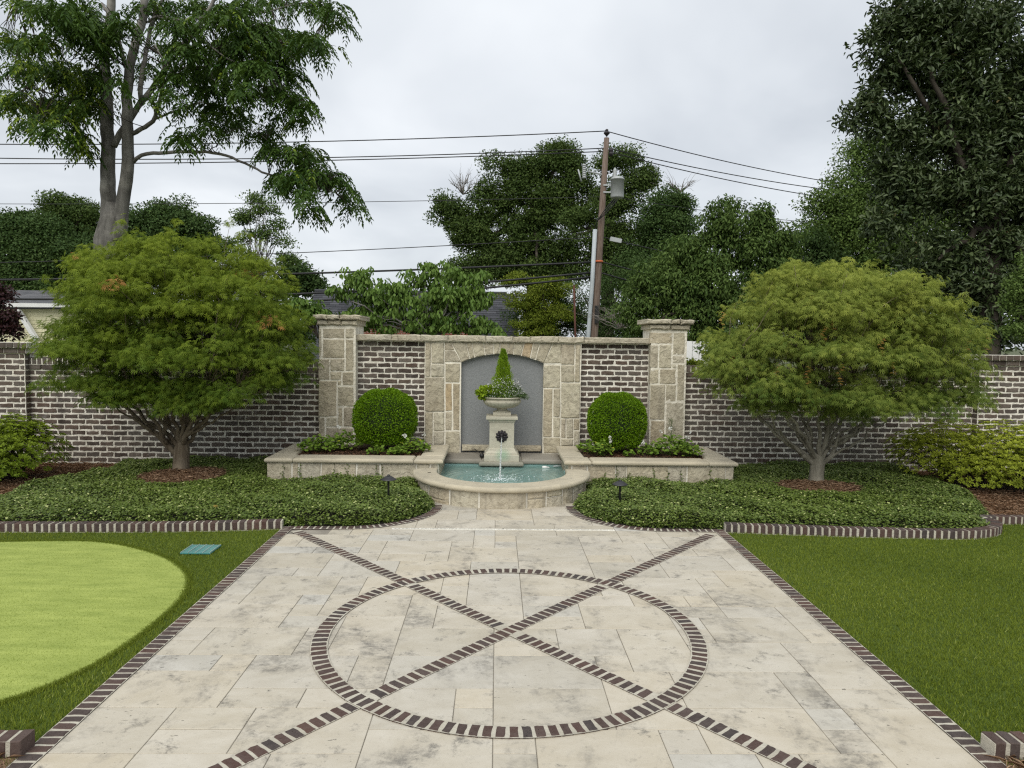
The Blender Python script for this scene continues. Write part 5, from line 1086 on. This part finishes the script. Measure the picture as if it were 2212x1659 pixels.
foliage('crown', bt, LBIG, P_, D_, unit(rng.normal(0, .35, (N, 3))+[0, -.2, 1]), rng.uniform(.085, .135, N), rng.uniform(.032, .046, N), np.clip(T_+rng.normal(0, .08, N), 0, 1))
tw = MB()
for c in CP[::3]:
    a = AN[np.argmin(np.linalg.norm(AN-c, axis=1))]
    if np.linalg.norm(a-c) < 1.3: branches(tw, a, [c], .010, sides=4, r1=.3)
mb.v = mb.v; mb.build('limbs', BARKG, bt, True); tw.build('twigs', BARKD, bt)

# ---- generic background tree
def tree(name, label, m, Y, blobs, trunk, nc, cr, nl, ln, wd, T=T_LEAF, bark=BARKD, flat=.6, up=.7, droop=0., dep=.8, inner=.35, group='trees beyond the garden wall', limbs=14, tones=(.1, .75), holes=.72):
    bx = at(trunk[0], 700, Y)[0]; t = thing(name, label, 'tree', group, (bx, Y, 0)); B = []
    for (u, v, ru, rv) in blobs: c = at(u, v, Y); s = Y/_f; B.append((*c, ru*s, dep*(ru*s+rv*s)/2, rv*s))
    p, d, C, k = clumps(B, nc, cr, nl, flat, inner)
    ph = rng.uniform(0, 6, 3); f_ = 1.5/cr; hole = np.sin(C[:, 0]*f_+ph[0])*np.sin(C[:, 2]*f_*1.15+ph[1])+.5*np.sin((C[:, 0]+C[:, 2])*f_*2.1+ph[2]); keep = (hole < holes)[k]; p, d, k = p[keep], d[keep], k[keep]; N = len(p)
    nr = unit(d+np.array([0, 0, up])+rng.normal(0, .4, (N, 3))); dd = rdir(N)*.8+d*.5+np.array([0, 0, -droop])
    tone = np.clip(tones[0]+tones[1]*rng.random(N)*.7+.3*(rng.random(nc)[k]-.35), 0, 1); foliage('crown', t, m, p, dd, nr, ln*rng.uniform(.7, 1.3, N), wd*rng.uniform(.7, 1.3, N), tone, T)
    mb = MB(); zt = at(trunk[0], trunk[1], Y)[2]; r0 = trunk[2]; mb.tube([(bx, Y, -.3), (bx+.05, Y, zt*.4), (bx, Y, zt)], [r0*1.2, r0, r0*.6], 9)
    tg = C[rng.choice(len(C), min(limbs, len(C)), replace=False)]; branches(mb, (bx, Y, zt*.85), tg, r0*.45, sides=6); mb.build('trunk', bark, t, True); return t, C
# central oak group, far
tree('oak_tree', 'broad tall oak with dead twigs on its left side, left of the utility pole', LOAK, 44, [(975, 470, 42, 26), (1010, 500, 50, 40), (1055, 440, 50, 42), (1115, 415, 46, 44), (1200, 365, 52, 44), (1180, 460, 70, 60), (1085, 520, 80, 55), (1180, 560, 100, 50), (985, 440, 40, 18), (1062, 352, 18, 20), (1065, 385, 20, 18), (1130, 365, 36, 26), (1060, 585, 90, 35), (1215, 325, 26, 14), (1180, 330, 18, 14), (1240, 430, 50, 60)], (1150, 430, .45), 560, .85, 230, .15, .095, tones=(.1, .8))
tree('oak_tree', 'tall thinner oak rising directly behind the utility pole', LOAK, 42, [(1330, 345, 45, 28), (1370, 375, 40, 32), (1345, 430, 55, 45), (1290, 480, 70, 70), (1340, 520, 80, 60), (1395, 400, 22, 18), (1310, 580, 80, 50)], (1310, 430, .4), 260, .75, 200, .14, .09, tones=(.1, .8))
tree('oak_tree', 'round dark tree right of the utility pole with bare twigs at its top', LDK, 40, [(1440, 445, 48, 30), (1440, 500, 65, 50), (1420, 570, 85, 60), (1490, 580, 60, 50)], (1440, 520, .35), 300, .75, 190, .14, .09)
tree('pear_tree', 'large drooping-leaved tree behind the right stone pier', LMID, 19, [(1560, 470, 38, 45), (1590, 520, 80, 60), (1480, 560, 60, 55), (1540, 620, 120, 70), (1650, 560, 60, 60), (1420, 620, 70, 60), (1640, 650, 90, 60), (1500, 690, 110, 60), (1380, 680, 50, 50), (1645, 470, 22, 30), (1700, 520, 30, 35), (1590, 740, 80, 40)], (1560, 600, .16), 720, .36, 80, .105, .045, T_LEAF4, droop=.8, tones=(.05, .7))
tree('pear_tree', 'dark leafy tree between the drooping tree and the magnolia', LDK, 21, [(1740, 550, 55, 50), (1770, 610, 70, 60), (1700, 620, 60, 60), (1790, 570, 30, 40), (1800, 690, 90, 60)], (1750, 600, .18), 330, .42, 80, .11, .05, T_LEAF4, droop=.7)
tree('oak_tree', 'mid green domed tree rising behind the magnolia', LMID, 34, [(1890, 340, 60, 45), (1840, 420, 60, 50), (1930, 420, 90, 80), (1790, 480, 50, 50), (1870, 520, 110, 80), (2000, 500, 100, 90), (1950, 620, 120, 60), (1770, 440, 25, 25)], (1900, 480, .4), 560, .8, 190, .13, .085, tones=(.15, .75))
tree('magnolia_tree', 'huge dark glossy magnolia filling the right side behind the wall', LMAG, 17.5, [(2060, 60, 120, 70), (1960, 60, 60, 40), (2150, 120, 120, 110), (1900, 85, 40, 24), (1880, 70, 26, 16), (1935, 120, 60, 40), (1990, 140, 80, 60), (1920, 190, 60, 50), (1970, 30, 70, 40), (2080, 220, 110, 70), (1870, 250, 48, 34), (1920, 280, 60, 36), (1930, 340, 40, 34), (2020, 300, 70, 50), (2160, 330, 110, 110), (1950, 400, 70, 50), (2060, 420, 110, 80), (2180, 500, 110, 90), (1930, 480, 55, 40), (2010, 560, 90, 60), (2110, 620, 110, 80), (2240, 250, 100, 150), (2220, 650, 100, 90), (2050, 690, 70, 60), (2150, 720, 90, 50), (2300, 400, 120, 250)], (2130, 400, .3), 1350, .36, 64, .155, .058, T_LEAF4, up=.9, tones=(.0, 1.05), inner=.3, limbs=24)
tree('japanese_maple', 'yellow green feathery tree behind the wall, left of the rusty pipe', LYEL, 30, [(1180, 620, 55, 25), (1140, 650, 55, 25), (1190, 680, 50, 25), (1150, 710, 45, 25), (1110, 605, 30, 15)], (1175, 680, .13), 380, .38, 90, .10, .038, flat=.32, holes=.6)
tree('dark_conifer', 'shadowy evergreen mass right behind the foot of the utility pole', LDK, 31, [(1150, 700, 60, 50), (1200, 690, 50, 50), (1230, 660, 50, 50), (1330, 640, 50, 60), (1390, 600, 40, 50), (1290, 700, 70, 50), (1340, 720, 60, 40)], (1290, 680, .15), 480, .5, 90, .10, .05)
t, C = tree('dogwood_tree', 'dogwood with curled drooping leaves just behind the fountain wall', LDOG, 12.6, [(775, 600, 42, 22), (745, 625, 28, 18), (830, 640, 70, 40), (900, 600, 36, 18), (955, 580, 50, 25), (990, 600, 30, 20), (950, 640, 90, 40), (1035, 598, 35, 16), (1020, 640, 45, 30), (860, 690, 110, 35), (970, 690, 90, 30), (780, 680, 50, 30), (1040, 705, 40, 14), (1085, 712, 18, 8)], (930, 690, .05), 400, .125, 26, .088, .045, T_LEAF4, droop=1.5, inner=.2, tones=(.15, .75), bark=BARKG, limbs=40)
tree('dogwood_tree', 'low leafy branches beside the left stone pier behind the wall', LDOG, 12.2, [(690, 680, 26, 14), (655, 660, 30, 18)], (690, 690, .03), 46, .13, 26, .085, .042, T_LEAF4, droop=1.2)
# left far trees
tree('oak_tree', 'dense dark tree at the far left behind the cream house', LDK, 40, [(60, 500, 70, 45), (110, 540, 90, 60), (40, 570, 80, 60), (60, 620, 120, 40), (25, 480, 25, 20)], (70, 560, .35), 420, .85, 190, .14, .09)
tree('oak_tree', 'round-topped open tree behind the cream house, left of the big trunk', LOAK, 42, [(140, 455, 55, 30), (180, 480, 40, 40), (110, 490, 45, 40), (190, 560, 40, 50), (165, 520, 50, 35), (210, 600, 30, 40)], (150, 530, .35), 260, .7, 150, .14, .09)
tree('oak_tree', 'dark pointed-top tree right behind the big grey trunk', LDK, 36, [(370, 455, 40, 22), (350, 490, 70, 35), (400, 500, 60, 35), (290, 490, 25, 30), (380, 550, 90, 40), (460, 540, 40, 25)], (360, 520, .3), 300, .65, 160, .13, .085)
tree('locust_tree', 'thin airy tree with bare lower limbs right of the big tree', LMID, 34, [(548, 428, 20, 8), (570, 452, 34, 12), (598, 484, 32, 10), (528, 470, 20, 12), (560, 505, 44, 10), (515, 520, 25, 10), (608, 520, 26, 8), (620, 560, 26, 10), (540, 550, 40, 10)], (556, 580, .07), 110, .42, 60, .12, .07, inner=.2, limbs=40, bark=BARKG, holes=.5)
tree('oak_tree', 'small dark tree behind the shingled roof, right of the left maple', LDK, 38, [(645, 590, 35, 28), (670, 615, 25, 18), (620, 620, 40, 25)], (640, 610, .2), 90, .7, 90, .17, .11)
tree('plum_tree', 'purple-leaved tree at the far left edge beside the cream house', LPUR, 12.5, [(2, 640, 18, 22), (12, 690, 22, 30), (-30, 690, 40, 60), (28, 715, 20, 14)], (-10, 700, .06), 90, .13, 46, .075, .04)
tree('viburnum', 'pale leafy shrub rising over the wall at the far right edge', LMID, 12, [(2205, 640, 28, 60), (2230, 600, 40, 60), (2195, 720, 22, 30)], (2230, 700, .05), 130, .15, 60, .05, .03, tones=(.3, .7))
tree('photinia', 'leafy hedge shrub showing over the wall behind the left maple', LDK, 13, [(620, 700, 80, 50), (500, 700, 120, 60), (300, 700, 150, 60)], (450, 720, .06), 240, .25, 60, .08, .045)
tree('photinia', 'leafy hedge shrub showing over the wall behind the right maple', LDK, 14, [(1600, 760, 90, 40), (1800, 740, 150, 60), (2000, 750, 120, 60), (1500, 800, 20, 12)], (1800, 760, .06), 330, .25, 60, .08, .045)
tree('creeper', 'bright green creeper peeping over the brick wall right of the right stone pier', LYEL, 10.9, [(1492, 783, 14, 7), (1510, 788, 12, 6)], (1500, 788, .01), 26, .05, 22, .045, .028)
# dead twigs
def deadtwigs(u, v, Y, w, h, label, n_=16):
    mb = MB(); b0 = at(u, v+h*.6, Y); T = [at(u+rng.uniform(-w, w), v-rng.uniform(.2, 1)*h, Y+rng.uniform(-.8, .8)) for _ in range(n_)]
    branches(mb, b0, T, .035*Y/40, sides=4, wob=.3)
    for q in T: branches(mb, (np.array(q)+b0)/2, [np.array(q)+rng.normal(0, w*Y/_f*.3, 3) for _ in range(3)], .014*Y/40, sides=3, wob=.3)
    tag(mb.build('dead_branches', TWIGG), label, 'branches')
deadtwigs(1000, 402, 43.6, 34, 30, 'bare dead branches at the upper left of the broad oak', 14)
deadtwigs(1470, 405, 40, 40, 18, 'bare twigs above the round dark tree right of the pole', 10)
deadtwigs(1340, 690, 23, 70, 30, 'bleached bare branches at the foot of the utility pole', 24)

# ---- utility pole
YU = 28; b0, t0_ = at(1283, 727, YU), at(1310.5, 298, YU); dirp = (t0_-b0)/(t0_[2]-b0[2]); foot = b0-dirp*(b0[2]+.3)
def pp(v): return b0+dirp*(at(1300, v, YU)[2]-b0[2])
pole = thing('utility_pole', 'leaning brown wooden utility pole behind the fountain wall', 'utility pole', None, tuple(foot))
mb = MB(); mb.tube([foot, b0, pp(500), t0_], [.17, .155, .13, .10], 14); mb.build('post', POLEW, pole, True)
mb = MB(); a, c = pp(497)+[-.24, -.12, 0], pp(727)+[-.24, -.12, 0]; mb.tube([c-dirp*2, c, (a+c)/2+[.02, 0, 0], a], .085, 8); mb.build('conduit', PVC, pole, True)
mb = MB(); q = t0_+[0, 0, .05]; mb.lathe([(.02, 0), (.05, .05), (.12, .12), (.12, .16), (.05, .19), (.05, .22), (.07, .25), (.03, .29)], tuple(q), 14); mb.build('insulator', BRONZE, pole, True)
for (u, v) in ((1322, 325), (1322, 332)): mb = MB(); q = at(u-2, v, YU-.1); ell(mb, tuple(q), (.09, .09, .11)); mb.build('insulator', BRONZE, pole, True)
tr_ = bpy.data.objects.new('transformer', None); COL.objects.link(tr_); tr_.parent = pole; tr_.location = -Vector(foot)*0
def under(o): o.location = -Vector(foot); return o
q = at(1333, 428, YU-.1); hgt_ = (428-386)*YU/_f; rad_ = 14*YU/_f
mb = MB(); mb.lathe([(rad_*.9, 0), (rad_*.97, .03), (rad_, .05), (rad_, hgt_-.08), (rad_*1.06, hgt_-.08), (rad_*1.06, hgt_-.03), (rad_*.8, hgt_+.03), (.05, hgt_+.07)], tuple(q), 26); under(mb.build('tank', GALV, tr_, True))
mb = MB(); q2 = at(1328, 386, YU-.1); mb.lathe([(.05, 0)]+[(r_, z) for i in range(5) for r_, z in ((.10, .03+i*.07), (.06, .06+i*.07))]+[(.03, .42)], tuple(q2), 14); under(mb.build('bushing', GALV, tr_, True))
mb = MB(); qq = q+[-.5, 0, hgt_*.25]; mb.box(q[0]-.55, q[0]-.1, q[1]-.04, q[1]+.04, q[2]+hgt_*.25, q[2]+hgt_*.32); mb.box(q[0]-.55, q[0]-.1, q[1]-.04, q[1]+.04, q[2]+hgt_*.6, q[2]+hgt_*.67); under(mb.build('bracket', GALV, tr_))
mb = MB(); e0 = pp(378); e1 = at(1268, 370, YU-.2); mb.tube([e0, e1], .035, 6); mb.build('cutout_arm', GALV, pole)
mb = MB(); 
for i in range(7): ell(mb, tuple(at(1262, 357+i*4.4, YU-.3)), (.085, .085, .05), 10, 6)
mb.build('cutout_insulator', GALV, pole, True); mb = MB(); mb.tube([at(1249, 366, YU-.4), at(1256, 392, YU-.4)], .03, 6); mb.build('fuse_tube', GALV, pole, True)
mb = MB(); mb.tube([pp(567)-[0, 0, .0], pp(567)+[.0, 0, .07]], [.175, .172], 14); mb.build('orange_band', ORANGE, pole, True); mb = MB(); q = pp(680); mb.box(q[0]-.05, q[0]+.10, q[1]-.24, q[1]-.14, q[2]-.35, q[2]+.35); mb.build('meter_box', BLACK, pole)
mb = MB()
for i in range(3): a = pp(470+i*5)+[-.35, -.25, 0]; c = at(1325+i*5, 430, YU-.4); mb.tube([c, (a+c)/2-[0, 0, .15], pp(480)+[-.2, -.2, 0], pp(500)+[-.24, -.12, 0]], .018, 5)
mb.build('jumper_cables', WIRE, pole, True)
bx_ = thing('cable_enclosure', 'grey splice enclosure hanging on the cable right of the utility pole', 'cable box', None); mb = MB(); a, c = at(1318, 516, YU), at(1342, 521, YU); mb.tube([a, c], .115, 4); mb.build('case', GALV, bx_)
def wire(label, a, c, sag, r_=.018, n_=24):
    mb = MB(); a, c = np.array(a), np.array(c); P = [a+(c-a)*t-np.array([0, 0, 4*sag*t*(1-t)]) for t in np.linspace(0, 1, n_)]; mb.tube(P, r_, 5); o = mb.build('overhead_wire', WIRE, None, True); tag(o, label, 'wire', 'overhead wires on the utility pole'); return o
# left spans: run out of frame at the left
def lw(label, u1, v1, u0, v0, sagp, r_=.02): a = at(u1, v1, YU); c = at(u0, v0, YU); d = c-a; c2 = a+d*1.25; c2[2] = c[2]; wire(label, a, c2, sagp, r_)
lw('topmost overhead wire running left from the pole top', 1308, 283, -250, 307, .35)
lw('upper of the close pair of overhead wires left of the pole', 1306, 320, -250, 330, .40)
lw('lower of the close pair of overhead wires left of the pole', 1306, 327, -250, 353, .28)
lw('thin single wire crossing behind the oak left of the pole', 1300, 425, -250, 440, .2, .012)
lw('thin cable meeting the pole at the grey enclosure height, left side', 1290, 512, -250, 582, .25, .016)
lw('thick cable meeting the pole at the orange band, left side', 1288, 566, -300, 612, .25, .040)
lw('thick black cable above the shingled roof, second from lowest left of the pole', 1285, 588, -50, 640, .55, .042)
lw('lowest thick black cable left of the pole, crossing the shingled roof', 1283, 598, -50, 660, .6, .042)
def rw(label, u1, v1, u2, v2, sag, r_=.02, Y2=40): wire(label, at(u1, v1, YU), at(u2, v2, Y2), sag, r_)
rw('topmost overhead wire sloping right from the pole top', 1312, 284, 2100, 425, .5)
rw('second overhead wire sloping right from the pole', 1316, 321, 2100, 430, .5)
rw('third overhead wire sloping right from the pole', 1318, 329, 2100, 455, .5)
rw('thin wire running right from the transformer', 1322, 425, 2100, 492, .4, .012)
rw('cable running right from the grey enclosure', 1302, 512, 1900, 590, .5, .02)
rw('cable running right from the orange band', 1300, 566, 1900, 640, .6, .028)
rw('thick lower cable running right from the pole', 1300, 590, 1900, 690, .5, .032)
t = thing('rusty_pipe_post', 'thin rusty red pipe standing left of the utility pole', 'pipe'); mb = MB(); a, c = at(1240, 616, 22), at(1243, 727, 22); mb.tube([(c[0], 22, 0), c, a], .032, 8); mb.build('pipe', PIPE, t, True)
t = thing('distant_pole', 'small distant utility pole with white insulators above the cream house', 'utility pole'); mb = MB(); a = at(98, 583, 55); mb.tube([(a[0], 55, 0), a], .16, 8); mb.build('post', POLEW, t, True)
for v in (590, 597): mb = MB(); q = at(98, v, 54.8); mb.box(q[0]-.7, q[0]+.7, 54.7, 54.85, q[2]-.05, q[2]+.08); mb.build('crossarm', TRIM, t)

# ---- shingled house behind the fountain
def shingles(parent, P0, ux, L_, us, S, m, tabw=.30, exp=.145, cap=300):
    """tabs over the slope: P0 lower-left, ux along the eave (length L_), us up the slope (length S)"""
    P0, ux, us = np.array(P0), np.array(ux), np.array(us); nn = np.cross(ux, us); rows = int(S/exp); cols = int(L_/tabw); its = []
    for r_ in range(rows):
        off = (r_ % 3)*tabw/3
        for c_ in range(-1, cols+1):
            a, b_ = max(0, c_*tabw+off), min(L_, (c_+1)*tabw+off)
            if b_-a > .06: its.append((r_, a, b_))
    its.sort(key=lambda q: -q[0])
    rest = MB()
    for i, (r_, a, b_) in enumerate(its):
        s0 = r_*exp; s1 = s0+exp+.02; h0, h1 = .022+random.uniform(0, .008), .006; g = .004
        V = [P0+ux*x+us*s+nn*h for x, s, h in ((a+g, s0, 0), (b_-g, s0, 0), (b_-g, s1, 0), (a+g, s1, 0), (a+g, s0, h0), (b_-g, s0, h0), (b_-g, s1, h1), (a+g, s1, h1))]; F = [(4, 5, 6, 7), (0, 1, 5, 4), (1, 2, 6, 5), (3, 0, 4, 7)]
        if i < cap: mb = MB(); mb.add(V, F); mb.build('shingle', m, parent)
        else: rest.add(V, F)
    if rest.v: o = rest.build('shingles', m, parent); o['kind'] = 'stuff'
hs = thing('shingled_house', 'red brick house with charcoal shingle roof behind the fountain wall', 'house')
YH = 31; rl_, rr_ = at(680, 630, YH+2), at(1118, 635, YH+2); zr = (rl_[2]+rr_[2])/2; xL, xR = rl_[0], rr_[0]; ze = .9; Ye = YH-1.2; run = YH+2-Ye; slp = np.array([0, run, zr-ze]); Sl = np.linalg.norm(slp); us = slp/Sl
mb = MB(); mb.add([(xL, Ye, ze), (xR, Ye, ze), (xR, YH+2, zr), (xL, YH+2, zr), (xL, YH+5.2, ze), (xR, YH+5.2, ze)], [(0, 1, 2, 3), (3, 2, 5, 4)]); rf = mb.build('roof', SHING, hs)
shingles(hs, (xL, Ye, ze), (1, 0, 0), xR-xL, us, Sl, SHING, .42, .15)
mb = MB(); mb.box(xL+.2, xR-.2, Ye+.45, YH+4.8, 0, ze+.1); mb.add([(xL+.2, Ye+.45, ze+.1), (xL+.2, YH+4.8, ze+.1), (xL+.2, YH+2, zr-.1)], [(0, 1, 2)]); mb.add([(xR-.2, Ye+.45, ze+.1), (xR-.2, YH+4.8, ze+.1), (xR-.2, YH+2, zr-.1)], [(0, 2, 1)]); mb.build('wall', HBRICK, hs)
mb = MB(); mb.tube([(xL, YH+2, zr+.03), (xR-.5, YH+2, zr+.04)], .07, 6); mb.build('ridge_cap', SHING, hs)
# brick gable bay showing through the dogwood
xa, xb = at(755, 700, 29)[0], at(1010, 700, 29)[0]; zt_ = at(880, 703, 29)[2]; mb = MB(); mb.box(xa, xb, 29, 29.75, 0, zt_); mb.build('bay_wall', MO, hs); bay = MB(); rws = 30
for r_ in range(rws):
    z = zt_-.04-r_*.075; x = xa-(r_ % 2)*.11
    if z < 1.2: break
    while x < xb: bay.box(max(x, xa), min(x+.20, xb), 28.985, 29.02, z-.03, z+.03); x += .212
o = bay.build('bay_bricks', HBRICK, hs); o['kind'] = 'stuff'
mb = MB(); mb.add([(xa-.15, 28.8, zt_), (xb+.15, 28.8, zt_), (xb+.15, 31.2, zt_+.95), (xa-.15, 31.2, zt_+.95)], [(0, 1, 2, 3)]); mb.build('bay_roof', SHING, hs)
# ---- cream house at the left
ch = thing('cream_house', 'cream sided house with grey shingle roof and white gutter at the far left', 'house')
YC = 30; e0, e1 = at(-200, 657, YC), at(150, 657, YC); zE = e1[2]; zR_ = at(100, 628, YC+5)[2]; xA, xB = e0[0], at(131, 700, YC)[0]+1.2
mb = MB(); mb.add([(xA, YC-.3, zE), (xB+.3, YC-.3, zE), (xB+.3, YC+5, zR_), (xA, YC+5, zR_)], [(0, 1, 2, 3)]); mb.build('roof', SHINGL, ch)
slp = np.array([0, 5.3, zR_-zE]); shingles(ch, (xA, YC-.3, zE+.01), (1, 0, 0), xB+.3-xA, slp/np.linalg.norm(slp), np.linalg.norm(slp), SHINGL, .5, .35)
mb = MB(); mb.box(xA, xB, YC, YC+9, 0, zE); mb.build('wall', SIDING, ch)
for i in range(18):
    z = zE-.18-i*.17
    mb = MB(); mb.add([(xA, YC-.025, z-.16), (xB, YC-.025, z-.16), (xB, YC-.005, z), (xA, YC-.005, z), (xA, YC+.0, z-.16), (xB, YC, z-.16)], [(0, 1, 2, 3), (4, 5, 1, 0)]); mb.build('siding_board', SIDING, ch)
    if z < .8: break
mb = MB(); mb.box(xA, xB+.3, YC-.45, YC-.28, zE-.16, zE+.0); mb.build('gutter', TRIM, ch); mb = MB(); a, c = at(38, 668, YC-.3), at(80, 735, YC-.3); mb.tube([a, c], .12, 4); mb.build('downpipe', TRIM, ch)
# ---- white fence bit behind the right pier
wf = thing('white_fence', 'white board fence glimpsed under the trees right of the right stone pier', 'fence'); x = at(1482, 740, 16)[0]
for i in range(4): mb = MB(); mb.box(x+i*.155, x+i*.155+.145, 16, 16.025, 0, at(1490, 737, 16)[2]+random.uniform(-.005, .005)); mb.build('board', TRIM, wf)
mb = MB(); mb.box(x, x+.6, 16.03, 16.07, 1.4, 1.5); mb.build('rail', TRIM, wf)
bpy.context.view_layer.update()
print('tris', sum(len(o.data.polygons) for o in bpy.data.objects if o.type == 'MESH'), 'objects', len(bpy.data.objects))
